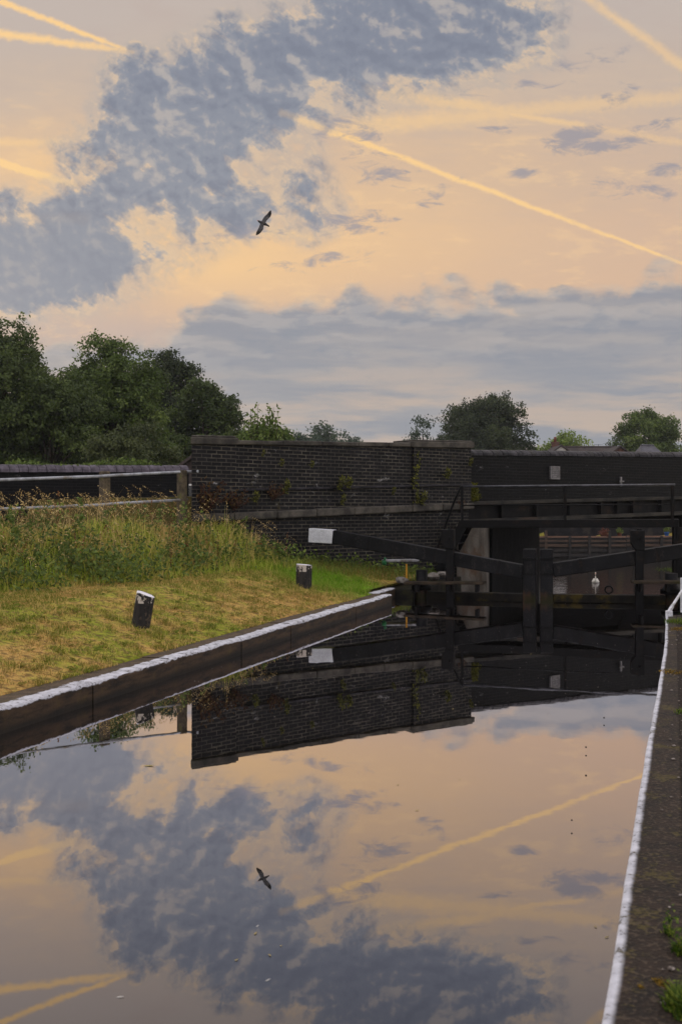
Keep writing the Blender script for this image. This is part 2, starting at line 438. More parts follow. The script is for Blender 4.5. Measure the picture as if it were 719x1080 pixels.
# path on the right bank
def path_mat():
    m, t = material('mossy_path'); v = t.coord('Object')
    n1 = t.noise(v, 2.2, 7, .7); n2 = t.noise(v, 14, 6, .75); n3 = t.noise(v, 70, 3, .6)
    col = t.mix((n2*.6+n3*.4).ss(.38, .62), srgb(42, 32, 25), srgb(20, 15, 13))
    col = t.mix((n1*.45+n2*.45+n3*.3).ss(.64, .72)*.8, col, srgb(50, 42, 22))
    col = t.mix(t.noise(v, 30, 3, .5).ss(.66, .70)*.8, col, srgb(150, 138, 130))
    vo = t.new('ShaderNodeTexVoronoi'); t.link(v, vo.inputs['Vector']); vo.inputs['Scale'].default_value = 38
    st = S(t.nt, vo.outputs['Distance'])
    t.out(t.bsdf(col, .9, t.bump(n2*.8+n3*.5+st*.5, .9, .02), spec=.2)); return m
M_path = path_mat()
m = MB()
sl = np.arange(-10, 9.0, .1); nl = np.linspace(-LW-.2, -8.5, 34)
vs = [P(n, min(s, 8.9), .206+abs(mnoise.noise((n*2, s*2, 0)))*.014*(1 if s < 8.8 else .3)*min(1,(-LW-.2-n)*3)) for s in sl for n in nl]
k = len(nl); fs = [(i*k+j, i*k+j+1, (i+1)*k+j+1, (i+1)*k+j) for i in range(len(sl)-1) for j in range(k-1)]
m.add(vs, [tuple(reversed(f)) for f in fs], True)
obj('path', m, M_path, kind='structure', label='dark mossy path along the right bank', origin=(0,0,0))

# ------------------------------------------------------------------ brick
def brick_mat(name, c1, c2, mortar, eff=.0, moss=.25):
    m, t = material(name)
    uv = t.coord('UV'); v = t.coord('Object')
    br = t.new('ShaderNodeTexBrick'); br.offset = .5
    wob = t.noise(v, 5, 3); a, b, _ = t.sep(uv)
    t.link(t.comb(a+(wob-.5)*.012, b+(wob-.5)*.012), br.inputs['Vector'])
    br.inputs['Scale'].default_value = 1.0; br.inputs['Mortar Size'].default_value = .010; br.inputs['Mortar Smooth'].default_value = .3
    br.inputs['Brick Width'].default_value = .228; br.inputs['Row Height'].default_value = .076
    br.inputs['Color1'].default_value = (*c1, 1); br.inputs['Color2'].default_value = (*c2, 1); br.inputs['Mortar'].default_value = (*mortar, 1)
    fac = S(t.nt, br.outputs['Fac']); bc = S(t.nt, br.outputs['Color'])
    n1 = t.noise(v, .8, 5, .6); n2 = t.noise(v, 7, 6, .7); n3 = t.noise(t.vscale(v, (1, 1, .35)), 2.6, 6, .7)
    # mortar comes and goes along the courses
    col = t.mix(fac*t.noise(t.vscale(v, (1, 1, 3)), 1.7, 4, .6).ss(.66, .40)*.6, bc, t.mix(.5, c1, c2))
    col = t.mix(n2.ss(.35, .7)*.6, col, (c1[0]*.45, c1[1]*.45, c1[2]*.45))
    col = t.mix((n3*.7+n2*.35).ss(.62, .72)*moss, col, srgb(92, 82, 40))
    if eff: col = t.mix((t.noise(t.vscale(v, (1, 1, 2.2)), 2.1, 6, .75)).ss(.62, .74)*eff, col, srgb(170, 168, 168))
    t.out(t.bsdf(col, .62, t.bump((1.0-fac)*.8+n2*.4, .7, .012), spec=.12)); return m
M_brick = brick_mat('blue_engineering_brick', srgb(30, 29, 32), srgb(16, 16, 19), srgb(96, 90, 80), .7, .4)
M_brickdk = brick_mat('sooty_parapet_brick', srgb(17, 17, 19), srgb(10, 10, 12), srgb(34, 32, 31), .3, .08)
M_stonecap = mottled('weathered_sandstone', srgb(88, 82, 74), srgb(42, 39, 36), 3.2, .85, .6, .02, srgb(52, 48, 44))
M_bluecap = mottled('half_round_blue_brick', srgb(62, 59, 64), srgb(28, 27, 30), 5, .5, .4, .01, srgb(44, 42, 40), spec=.12)
M_concrete = mottled('stained_concrete', srgb(112, 105, 97), srgb(66, 59, 52), 2.2, .85, .5, .02, srgb(88, 66, 48), stretch=(1, 1, .5))
M_tunnel = mottled('shade_black_tunnel_brick', srgb(15, 14, 14), srgb(8, 8, 8), 3, .8, .5, .02, spec=.12)  # shade under the bridge put into this near-black colour

def wall_pts(A, D, Nn, l0, l1, out, thick):
    """plan rectangle along a wall: from l0 to l1, front face proud by out, thick deep"""
    f0 = A+D*l0+Nn*out; f1 = A+D*l1+Nn*out; b1 = A+D*l1+Nn*(out-thick); b0 = A+D*(l0+(.55 if (A is WA and l0 < .05) else 0))+Nn*(out-thick)
    return [f0, f1, b1, b0]
WLEN = float(np.linalg.norm(WB-WA))
def wrise(l): return .27*min(max(l/WLEN, 0), 1)
def wslab(mb, l0, l1, out, thick, z0, z1, rise=True):
    a, b = (wrise(l0), wrise(l1)) if rise else (0, 0)
    zz0 = [z0+a, z0+b, z0+b, z0+a] if z0 > 0 else [z0]*4
    mb.slab(wall_pts(WA, WD, WN, l0, l1, out, thick), zz0, [z1+a, z1+b, z1+b, z1+a]); return mb
ww = thing('brick_wing_wall', (float((WA+WB)[0]/2), float((WA+WB)[1]/2), .2), 'long dark blue brick wing wall with stone copings and an end pier beside the railing', 'wall')
m = MB(); wslab(m, 1.03, WLEN-1.98, 0, .5, -1.2, 2.98); wslab(m, .03, 1.03, -.003, .5, -1.2, 1.50); wslab(m, WLEN-1.98, WLEN-.02, -.003, .5, -3.9, 1.50)
obj('brick_face', m, M_brick, ww, tangent=WD)
m = MB(); wslab(m, 0, 1.03, .06, .6, 1.53, 2.97); wslab(m, WLEN-1.98, WLEN, .06, .6, 1.53, 2.97)
obj('pier', m, M_brick, ww, tangent=WD)
m = MB()
ls = [1.06, 2.2, 3.25, 4.3, 5.2, WLEN-2.06]
for a, b in zip(ls[:-1], ls[1:]): wslab(m, a, b-.012, .06+random.uniform(-.008, .008), .62, 2.983, 3.075+random.uniform(-.01, .01))
obj('coping_stone', m, M_stonecap, ww, bevel=.02)
for a, b in ((-.06, 1.05), (WLEN-2.05, WLEN+.07)):
    m = MB(); wslab(m, a, b, .12, .74, 2.973, 3.11); wslab(m, a+.035, b-.035, .09, .68, 3.113, 3.15); obj('pier_cap', m, M_stonecap, ww, bevel=.025)
m = MB()
ls = [-.05, .95, 2.0, 3.05, 4.1, 5.0, 5.9, 6.9, WLEN+.05]
for a, b in zip(ls[:-1], ls[1:]): wslab(m, a, b-.012, .13+random.uniform(-.012, .012), .3, 1.50, 1.655+random.uniform(-.012, .012))
obj('string_course', m, M_stonecap, ww, bevel=.03)
m = MB(); wslab(m, .75, WLEN-1.99, .05, .2, 2.07, 2.115); wslab(m, WLEN-1.98, WLEN, .105, .2, 2.07, 2.115); obj('projecting_course', m, M_bluecap, ww, bevel=.01)

# ------------------------------------------------------------------ road bridge
def halfround(mb, A, D, Nn, l0, l1, zf, width, r, pitch=.165, gap=.012, out=0.0, seg=8):
    l = l0
    while l < l1-1e-6:
        e = min(l+pitch, l1); a, b = l+gap/2, e-gap/2
        jz = random.uniform(-.005, .005); jn = random.uniform(-.006, .006)
        vs = []
        for q in (a, b):
            for k in range(seg+1):
                th = PI*k/seg
                p = A+D*q+Nn*(out-width/2+math.cos(th)*width/2+jn); vs.append((p[0], p[1], zf(q)+jz+math.sin(th)*r))
        n = seg+1
        fs = [(k, k+n, k+1+n, k+1) for k in range(seg)]+[tuple(range(n)), tuple(range(2*n-1, n-1, -1)), (0, seg, n+seg, n)]
        mb.add(vs, [tuple(reversed(f)) for f in fs], False); l = e
BLEN = 13.0
def bslab(mb, l0, l1, out, thick, z0, z1, zr=.025):
    a, b = zr*l0, zr*l1
    mb.slab(wall_pts(BA, BD, BN, l0, l1, out, thick), [z0+a, z0+b, z0+b, z0+a] if z0 > 1 else [z0]*4, [z1+a, z1+b, z1+b, z1+a]); return mb
rb = thing('road_bridge', (float((BA+BD*4)[0]), float((BA+BD*4)[1]), -2.5), 'skewed sooty brick road bridge with rounded coping crossing the lock tail', 'bridge')
m = MB(); bslab(m, .04, BLEN, 0, .4, 1.96, 3.08); obj('parapet', m, M_brickdk, rb, tangent=BD)
m = MB(); halfround(m, BA, BD, BN, .04, BLEN, lambda l: 3.085+.025*l, .46, .15, out=.03); obj('rounded_coping', m, M_bluecap, rb)
M_flange = mottled('grimy_flange', srgb(56, 51, 45), srgb(20, 19, 18), 2.2, .85, .4, .01, srgb(56, 42, 32))
M_girder = mottled('sooty_girder', srgb(28, 26, 26), srgb(17, 16, 17), 4, .7, .4, .01, srgb(44, 36, 30), spec=.12)
m = MB(); bslab(m, .02, BLEN, .07, .5, 1.86, 1.955); obj('string_course', m, M_flange, rb, bevel=.015)
m = MB(); bslab(m, .02, BLEN, -.06, .3, 1.52, 1.855); obj('girder', m, M_girder, rb)
m = MB(); bslab(m, .02, BLEN, .14, .5, 1.42, 1.515); obj('bottom_flange', m, M_flange, rb)
for l in (1.1, 2.3, 3.5, 4.7, 5.35, 6.0, 7.2, 8.4):
    m = MB(); bslab(m, l, l+.07, .06, .115, 1.52, 1.85); obj('stiffener', m, M_girder, rb)
# deck slab and far parapet (road runs between)
UD = np.array([U2[0], U2[1]])
def bquad(l0, l1, f0, f1):
    return [BA+BD*l0+UD*f0, BA+BD*l1+UD*f0, BA+BD*l1+UD*f1, BA+BD*l0+UD*f1]
M_road = mottled('asphalt', (.055, .055, .057), (.04, .04, .042), 8, .9, .4, .01)
m = MB(); m.slab(bquad(-1.5, BLEN, .5, 10.4), 1.6, 2.1); obj('deck', m, M_road, rb)
m = MB(); m.slab(bquad(-1.5, BLEN, 10.4, 10.8), 1.4, 3.1); obj('far_parapet', m, M_brickdk, rb, tangent=BD)
# abutments; concrete nose on the left has a rounded corner
ab = MB()
c0 = at(482, 560, 23.75); c1 = at(514, 560, 24.35)
nose = [Vector((c0.x, c0.y, 0))]
cx, cy = c1.x-.28, c1.y+.02
for k in range(7):
    th = -PI/2+.2+k*(PI/2)/6
    nose.append(Vector((cx+.28*math.cos(th), cy+.28*math.sin(th)+.1, 0)))
nose += [Vector((c1.x+.12, c1.y+.7, 0)), Vector((c1.x+.5, c1.y+2.2, 0)), Vector((c0.x+.2, c0.y+2.4, 0)), Vector((c0.x-.2, c0.y+1.1, 0))]
ab.slab(nose, -3.9, 1.40); obj('concrete_nose', ab, M_concrete, rb)
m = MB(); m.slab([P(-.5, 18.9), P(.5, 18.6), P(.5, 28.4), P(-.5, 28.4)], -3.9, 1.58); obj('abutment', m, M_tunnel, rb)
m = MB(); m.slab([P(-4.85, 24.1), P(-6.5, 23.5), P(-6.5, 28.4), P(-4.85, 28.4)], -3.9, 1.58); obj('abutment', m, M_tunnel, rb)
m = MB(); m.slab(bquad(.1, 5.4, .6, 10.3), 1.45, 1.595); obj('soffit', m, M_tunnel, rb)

# plaque (weathered beyond reading) and little white bracket on the parapet
def bpoint(px, z, out):
    """point on the bridge front face in the direction px"""
    k = (px-360)/F; # X=kY
    l = (k*BA[1]-BA[0])/(BD[0]-k*BD[1]); q = BA+BD*l+BN*out
    return l, Vector((q[0], q[1], z))
M_plaque = mottled('cast_plaque', srgb(108, 104, 106), srgb(84, 82, 84), 9, .6, .3, .005)
M_plq2 = mottled('plaque_relief', srgb(132, 128, 130), srgb(104, 102, 104), 9, .6, .3, .005)
lp, pc = bpoint(584, 2.72, .0)
bd3 = (float(BD[0]), float(BD[1]), 0); bn3 = Vector((float(BN[0]), float(BN[1]), 0))
pq = thing('plaque', pc+bn3*.005, 'small square grey plaque fixed to the bridge parapet', 'plaque')
m = MB(); m.box(pc+bn3*.025, .33, .05, .34, bd3); obj('plate', m, M_plaque, pq, bevel=.006)
m = MB()
for dz in (-.155, .155): m.box(pc+bn3*.056+Vector((0,0,dz)), .33, .018, .025, bd3)
for dx in (-.152, .152): m.box(pc+bn3*.056+Vector(bd3)*dx, .025, .018, .283, bd3)
obj('rim', m, M_plq2, pq)
m = MB()
for i, (w, dz) in enumerate(((.10, .10), (.21, .05), (.19, .0), (.22, -.05), (.12, -.10))):
    m.box(pc+bn3*.052+Vector((0,0,dz)), w, .006, .018, bd3)
obj('worn_lettering', m, M_plq2, pq)
M_whitemetal = mottled('white_painted_metal', srgb(214, 214, 220), srgb(176, 176, 182), 8, .5, .2, .004, srgb(150, 146, 140))
lp, pc = bpoint(653, 2.5, .06)
br = thing('wall_bracket', pc, 'small pale metal bracket on the dark bridge parapet above the handrail', 'bracket')
m = MB(); m.box(pc+Vector((0,0,.03)), .05, .04, .26, bd3); obj('stem', m, M_plq2, br)
m = MB(); m.box(pc+bn3*.03+Vector((0,0,.04)), .16, .03, .035, bd3); obj('cross_piece', m, M_plq2, br)

# ------------------------------------------------------------------ lock gates
def gate_mat():
    m, t = material('black_painted_timber'); v = t.coord('Object'); x, y, z = t.sep(v)
    g = t.noise(t.vscale(v, (1, 1, .35)), 9, 6, .65); n1 = t.noise(v, 3.2, 5, .6); n2 = t.noise(v, 34, 4, .6)
    col = t.mix(n1.ss(.35, .65), srgb(18, 18, 21), srgb(10, 10, 12))
    col = t.mix((g*.6+n2*.45).ss(.56, .64)*.45, col, srgb(52, 48, 46))
    col = t.mix((z+(g-.5)*.5).ss(.22, .06)*.8, col, t.mix(n1.ss(.4, .6), srgb(66, 44, 32), srgb(40, 38, 18)))
    t.out(t.bsdf(col, n1*.3+.4, t.bump(g+n2*.5, .5, .008), spec=.12)); return m
M_black = gate_mat()
M_iron = mottled('black_ironwork', srgb(20, 19, 21), srgb(12, 12, 13), 12, .5, .4, .004, srgb(34, 26, 22), spec=.1)
M_mossy = mottled('mossy_gate_timber', srgb(34, 30, 24), srgb(16, 15, 15), 6, .75, .7, .02, srgb(64, 54, 20), spec=.12)
M_plank = mottled('worn_plank', srgb(66, 55, 44), srgb(32, 28, 24), 5, .8, .5, .01, srgb(50, 47, 26), spec=.12)
M_endpaint = mottled('white_beam_paint', srgb(214, 214, 220), srgb(188, 188, 195), 4, .6, .2, .004)
def lock_gate(mitre, beam_a, beam_b, tip, heel, paddle, label, plank0, plank1, ring=None, headside=-1, twist=0.0):
    """mitre: centre of the mitre post; beam_a..beam_b black part of the balance beam, ..tip painted end"""
    g = thing('lock_gate', (mitre[0], mitre[1], 0), label, 'lock gate', 'pair of lock gates')
    d = Vector((heel[0]-mitre[0], heel[1]-mitre[1], 0)).normalized()
    nr = Vector((d.y, -d.x, 0)); nr = nr if nr.y < 0 else -nr          # towards the camera
    m = MB(); m.box((mitre[0], mitre[1], -.3), .24, .26, 2.58, d); obj('mitre_post', m, M_black, g, bevel=.012)
    for z_ in (.80, .52):
        m = MB(); m.box((mitre[0], mitre[1], z_), .252, .272, .055, d); st = obj('iron_strap', m, M_iron, g, bevel=.004)
        for q in (-.07, .07):
            m = MB(); cc_ = Vector((mitre[0], mitre[1], z_))+d*q+nr*.136; m.loft([cc_, cc_+nr*.018], .017, 8); obj('bolt', m, M_iron, st)
    m = MB(); m.beam(beam_a, beam_b, .30, .265, .275); bo = obj('balance_beam', m, M_black, g, bevel=.015)
    for q in (.12, .45, .80):
        a_, b_ = Vector(beam_a), Vector(beam_b); c_ = a_.lerp(b_, q); dd = (b_-a_).normalized()*.03
        m = MB(); m.beam(c_-dd, c_+dd, .308, .276); obj('iron_band', m, M_iron, bo)
    if tip is not None:
        m = MB(); m.beam(Vector(beam_b)+(Vector(tip)-Vector(beam_b))*.002, tip, .305, .28, .285); obj('white_end', m, M_endpaint, bo, bevel=.012)
    hp = Vector((heel[0], heel[1], 0))
    m = MB(); m.loft([hp+Vector((0,0,z)) for z in (-1.4, .2, .55)], .115, 14); hpo = obj('heel_post', m, M_black, g)
    m = MB(); m.loft([hp+Vector((0,0,z)) for z in (.16, .24, .27, .33)], [.2, .2, .155, .125], 16); obj('collar', m, M_iron, hpo)
    a = Vector((mitre[0], mitre[1], 0))+d*.125; b = hp-d*.117
    m = MB(); m.beam(a+Vector((0,0,.05)), b+Vector((0,0,.05)), .24, .16); obj('top_rail', m, M_mossy, g, bevel=.012)
    m = MB()
    L = (b-a).length; n = 9
    for i in range(n):
        c = a+d*(L*(i+.5)/n)+Vector((0,0,-.72)); m.box(c, L/n-.008, .12, 1.37, d)
    obj('planking', m, M_mossy, g)
    pp = Vector((paddle[0], paddle[1], 0))+nr*.0
    m = MB(); m.box(pp+Vector((0,0,.5)), .15, .14, 1.5, d); po = obj('paddle_post', m, M_iron, g, bevel=.01)
    m = MB(); e = d*(-1 if headside < 0 else 1)
    sec = [(-.09, 1.36), (.16, 1.36), (.16, 1.12), (.12, 1.04), (.075, .98), (-.09, .98)]
    if e.x > 0: pass
    vs = []
    for t_ in (-.09, .09): vs += [pp+Vector((0,0,z))+e*x+nr*t_ for x, z in sec]
    k = len(sec); m.add(vs, [tuple(range(k-1, -1, -1)), tuple(range(k, 2*k))]+[(i, (i+1) % k, (i+1) % k+k, i+k) for i in range(k)])
    obj('paddle_head', m, M_iron, po, bevel=.012)
    m = MB(); m.loft([pp+Vector((0,0,1.36)), pp+Vector((0,0,1.385))], .05, 10); obj('cap', m, M_iron, po); m = MB(); m.loft([pp+nr*.09+Vector((0,0,1.2)), pp+nr*.16+Vector((0,0,1.2))], .022, 8)
    obj('spindle', m, M_iron, po)
    m = MB(); m.beam(plank0, plank1, .34, .05); pl = obj('walkway_plank', m, M_plank, g, bevel=.008)
    for q in (.15, .55, .9):
        m = MB(); c = Vector(plank0).lerp(Vector(plank1), q); m.box(c-nr*.02+Vector((0,0,-.1)), .05, .3, .15, d); obj('bracket', m, M_iron, pl)
    if ring is not None:
        m = MB(); c = Vector(ring)
        m.loft([c+d*(.07*math.cos(q))+Vector((0,0,.09+.07*math.sin(q))) for q in np.linspace(0, 2*PI, 17)], .018, 6, cap=False)
        m.loft([c, c+Vector((0,0,.03))], .03, 8); obj('lifting_ring', m, M_iron, g)
    return g
def mid(px, y0, y1, Y): a, b = at(px, y0, Y), at(px, y1, Y); return (a+b)/2
lock_gate((3.632, 19.17), mid(552, 595.5, 610, 19.2), mid(353, 559, 573, 20.25), mid(328, 557.3, 571.5, 20.38), (1.60, 19.76), (2.12, 19.38),
          'left lock gate, its black balance beam ending in a white painted tip', at(428, 614.6, 19.5), at(512, 614.6, 19.05), None, headside=1)
M2 = (3.935, 19.1)
lock_gate(M2, mid(583, 594, 608, 19.08), mid(719, 575, 590, 18.65)+Vector((1.9, -.17, .32)), mid(719, 575, 590, 18.65)+Vector((2.35, -.21, .40)), (6.2, 18.72), (5.59, 18.68),
          'right lock gate with an iron ring on top, its beam leaving the picture', at(666, 613.8, 18.5), at(735, 613.8, 18.3), at(642, 627, 18.82), headside=-1)

# ------------------------------------------------------------------ footbridge behind the gates
fb = thing('footbridge', at(595, 549, 22.2)-Vector((0,0,1.3)), 'black iron footbridge with a thin handrail behind the lock gates', 'footbridge')
FL, FR = 23.0, 21.6
def fpt(px, py): return at(px, py, FL+(FR-FL)*(px-485)/(712-485))
m = MB()
for q in (0, 1):
    o = Vector((.3, .95, 0))*q*.8
    m.beam(fpt(484, 553)+o, fpt(716, 552)+o, .07, .17)
obj('girder', m, M_iron, fb, bevel=.008)
m = MB(); o = Vector((.3, .95, 0))*.4
m.beam(fpt(484, 549.5)+o, fpt(716, 548.5)+o, .86, .035); obj('deck_plate', m, M_iron, fb)
M_rail = mottled('worn_handrail', srgb(84, 84, 92), srgb(44, 44, 48), 6, .4, .2, .004)
m = MB(); m.loft([fpt(486, 513.2), fpt(600, 512.2), fpt(712, 511.2)], .024, 8); obj('handrail', m, M_rail, fb)
m = MB(); m.loft([fpt(487, 533), fpt(710, 532)], .012, 6); obj('mid_rail', m, M_iron, fb)
for px in (487.5, 596, 709):
    m = MB(); m.beam(fpt(px, 549), fpt(px, 512.5), .055, .055, up=(0,1,0)); obj('rail_post', m, M_iron, fb)
m = MB(); m.loft([fpt(486.5, 513.5), fpt(480, 527), fpt(461, 579), fpt(455, 592)], .026, 8); obj('stair_rail', m, M_iron, fb)
for q in (0, 1):
    o = Vector((.3, .95, 0))*q*.8
    m = MB(); m.beam(fpt(489, 552)+o, fpt(463, 603)+o, .06, .2); obj('stringer', m, M_iron, fb)
for i in range(6):
    p = fpt(489, 552).lerp(fpt(463, 603), (i+.5)/6)+Vector((.3, .95, 0))*.4
    m = MB(); m.box(p, .22, .74, .03, (.95, -.31, 0)); obj('tread', m, M_iron, fb)
for px in (712.5, 716):
    a = fpt(px, 556); m = MB(); m.beam(a, Vector((a.x, a.y, .24)), .12, .12, up=(0,1,0)); obj('leg', m, M_iron, fb)

# ------------------------------------------------------------------ railing on the bank top
M_post = mottled('old_concrete_post', srgb(100, 88, 70), srgb(62, 54, 43), 9, .9, .6, .012, srgb(94, 92, 50))
M_galv = mottled('white_tube_rail', srgb(168, 170, 178), srgb(124, 126, 132), 7, .45, .2, .003, srgb(120, 112, 104))
rl = thing('bank_railing', (-4.2, 17.5, 1.4), 'post and tube railing along the top of the grassy bank', 'railing')
posts = [(-6.25, 15.3, 2.32), (-4.17, 17.6, 2.42), (-3.0, 18.82, 2.49)]
for x, y, zt in posts:
    m = MB(); m.box((x, y, (zt+.9)/2), .16, .13, zt-.9, (.67, .74, 0)); obj('post', m, M_post, rl, bevel=.018)
for top in (True, False):
    pts = [at(-63, 509 if top else 541, 15.3), at(0, 506.2 if top else 537, 16.1), at(104, 502.5 if top else 532.6, 17.45), at(118, 501.4 if top else 531.2, 17.7), at(196, 497.6 if top else 527, 18.93)]
    if top: pts.append(at(205, 497.4, 19.0)+Vector((.06,-.1,0)))
    m = MB(); m.loft([p+Vector((.05,-.055,0)) for p in pts], .026, 10); obj('rail', m, M_galv, rl)

# far roadside wall behind the railing
RA, RB = np.array([-14.0, 20.4]), np.array([-4.15, 27.2]); RD = (RB-RA)/np.linalg.norm(RB-RA); RN = np.array([RD[1], -RD[0]]); RL = float(np.linalg.norm(RB-RA))
rr = thing('roadside_wall', (-9, 23.8, 1.2), 'low dark roadside wall with rounded coping behind the railing', 'wall')
m = MB(); m.slab(wall_pts(RA, RD, RN, 0, RL, 0, .4), .8, [2.52, 2.78, 2.78, 2.52]); obj('brick_face', m, M_brickdk, rr, tangent=RD)
m = MB(); halfround(m, RA, RD, RN, 0, RL, lambda l: 2.525+.26*l/RL, .5, .2, pitch=.23, out=.05); obj('rounded_coping', m, mottled('purple_blue_brick', srgb(104, 96, 106), srgb(66, 60, 68), 5, .6, .4, .01, spec=.15), rr)

# ------------------------------------------------------------------ bollards
def bollard_mat():
    m, t = material('chipped_bollard'); v = t.coord('Object'); x, y, z = t.sep(v)
    vv = t.vscale(v, (1, 1, .25)); n1 = t.noise(vv, 14, 5, .6); n2 = t.noise(v, 30, 4, .6); n3 = t.noise(t.vscale(v, (1, 1, .45)), 11, 4, .6)
    dark = t.mix(n1.ss(.35, .65), srgb(48, 44, 42), srgb(26, 25, 26))
    dark = t.mix((n1*.6+n2*.4).ss(.56, .64)*.5, dark, srgb(104, 88, 72))
    band = z.ss(.265, .272)
    worn = (n3*.8+n2*.3).ss(.52, .58)
    top = z.ss(.385, .395)
    col = t.mix(band*worn*.85, dark, srgb(186, 176, 166))
    col = t.mix(t.noise(v, 25, 4, .6).ss(.36, .46)*top, col, srgb(240, 238, 244))
    t.out(t.bsdf(col, .8, t.bump(n1+n2*.4, .8, .012), spec=.25)); return m
M_boll = bollard_mat()
M_bolltop = mottled('white_bollard_top', srgb(240, 238, 246), srgb(214, 210, 216), 10, .7, .3, .004)
def bollard(px, py, Y, lean, r, h, label):
    for _ in range(30):
        q_ = at(px, py, Y); g_ = float(ground_h(*NS(q_.x, q_.y))); Y = Y*.5+.5*(EYE-g_)*F/(py-540)
    b = at(px, py, Y); o = thing('mooring_bollard', b, label, 'bollard', 'mooring bollards on the lawn')
    ax = Vector((math.sin(lean), 0, math.cos(lean)))
    sid = Vector((math.cos(lean), 0, -math.sin(lean)))
    rg = random.Random(int(px)); prof = [1+.05*rg.uniform(-1, 1)+(.04 if k % 4 == 0 else 0) for k in range(24)]
    m = MB(); vs = []; zs = [-.06, 0, .08, .16, .24, .266, .272, .34, h-.012, h]
    for z in zs:
        for k in range(24):
            th = 2*PI*k/24; rr_ = r*prof[k]*(1.0 if z < h-.005 else .965)
            tilt = -.10*math.cos(th)*r*(2.2 if lean > .1 else .8) if z > .3 else 0
            vs.append(b+ax*(z+tilt)+sid*(rr_*math.cos(th))+Vector((0,1,0))*(rr_*math.sin(th)))
    n = 24
    m.add(vs, [(i*n+k, i*n+(k+1) % n, (i+1)*n+(k+1) % n, (i+1)*n+k) for i in range(len(zs)-1) for k in range(n)])
    obj('post', m, M_boll, o)
    m = MB(); q = vs[-n:]
    m.add([p+ax*.001 for p in q]+[b+ax*(h+.008)], [(k, (k+1) % n, n) for k in range(n)]); obj('painted_top', m, M_bolltop, o)
    return o
bollard(149, 660, 11.3, math.radians(9.5), .110, .375, 'leaning black bollard with flaked white paint, the nearer one on the dry lawn')
bollard(321, 619.0, 17.4, math.radians(1), .132, .385, 'upright dark bollard with a white top standing before the wing wall')

# ------------------------------------------------------------------ small things beside the gate
M_yellow = mottled('yellow_paint', srgb(232, 166, 22), srgb(206, 140, 16), 12, .5, .2, .003)
p = at(429, 608, 20.2)
yp = thing('marker_post', p, 'thin yellow marker post in the grass left of the gate', 'marker post')
m = MB(); m.box(p+Vector((0,0,.1)), .035, .035, .28); obj('shaft', m, M_yellow, yp, bevel=.004)
m = MB(); m.box(p+Vector((0,0,.245)), .039, .039, .012); obj('top_cap', m, M_yellow, yp)
M_kerb = mottled('white_kerb_paint', srgb(158, 158, 162), srgb(112, 110, 112), 7, .8, .4, .01, srgb(110, 104, 96))
m = MB(); m.beam(at(404, 591.5, 21.0), at(441, 591, 21.15), .25, .055); obj('kerb_stone', m, M_kerb, label='low white painted kerb stone at the foot of the wing wall', cat='kerb stone', bevel=.02)
M_pale = mottled('pale_rubble', srgb(140, 134, 128), srgb(84, 76, 70), 8, .9, .6, .02)
def rock(c, r, seed, sq=.7):
    m = MB(); rg = random.Random(seed); n, k = 6, 9; vs = [Vector(c)+Vector((0,0,-r*sq))]
    for i in range(1, n):
        ph = PI*i/n
        for j in range(k):
            th = 2*PI*j/k; q = r*(.78+.4*rg.random())
            vs.append(Vector(c)+Vector((q*math.sin(ph)*math.cos(th), q*math.sin(ph)*math.sin(th), -q*sq*math.cos(ph))))
    vs.append(Vector(c)+Vector((0,0,r*sq)))
    fs = [(0, 1+(j+1) % k, 1+j) for j in range(k)]
    for i in range(n-2): fs += [(1+i*k+j, 1+i*k+(j+1) % k, 1+(i+1)*k+(j+1) % k, 1+(i+1)*k+j) for j in range(k)]
    l = len(vs)-1; fs += [(l, 1+(n-2)*k+j, 1+(n-2)*k+(j+1) % k) for j in range(k)]
    m.add(vs, fs); return m
for px, py, r, lab in ((457, 608, .16, 'pale grey rock beside the left heel post, the larger one'), (467, 606, .12, 'smaller pale rock right of the larger one behind the gate'), (424, 612, .13, 'flat pale stone on the gate platform near the yellow marker post')):
    obj('rock', rock(at(px, py, 20.6 if px > 430 else 19.9), r, int(px), .55), M_pale, label=lab, cat='rock', group='pale rocks around the gate')
M_bag = mottled('green_plastic', srgb(44, 120, 74), srgb(26, 92, 50), 10, .4, .4, .01)
p = at(405.5, 592, 20.85)
m = rock(p-Vector((0,0,.03)), .055, 5, 1.0); m.loft([p+Vector((0,0,.01)), p+Vector((.01,0,.04)), p+Vector((.03,0,.075))], [.012, .02, .035], 7)
obj('plastic_bag', m, M_bag, label='crumpled green plastic bag lying by the white kerb stone', cat='bag')

# white stay rail at the right lock corner
sr = thing('stay_rail', at(706, 651, 14.3), 'white painted stay and rail on the right lock corner', 'rail')
m = MB(); m.box(at(705.5, 647.5, 14.35), .1, .12, .09, (.95, -.3, 0)); obj('foot_plate', m, M_whitemetal, sr, bevel=.008)
m = MB(); m.beam(at(704.5, 646.5, 14.3), at(709.5, 638.5, 14.5), .035, .055); m.beam(at(708, 640.5, 14.45), at(727, 611, 15.0), .03, .035); obj('stay', m, M_whitemetal, sr, bevel=.006)
a = at(720, 626, 14.85); m = MB(); m.beam(Vector((a.x, a.y, .2)), Vector((a.x, a.y, .72)), .06, .06, up=(0,1,0)); obj('post', m, M_whitemetal, sr, bevel=.006)
a = at(727, 611, 15.0); m = MB(); m.beam(a, a+Vector((1.5, -.5, 0)), .05, .05); obj('top_bar', m, M_whitemetal, sr)
m = MB(); m.beam(at(712, 592.5, 25.4), at(760, 592.5, 24.6), .25, .09); obj('kerb_stone', m, M_kerb, label='white painted coping stone on the right bank behind the gate beam', cat='kerb stone')

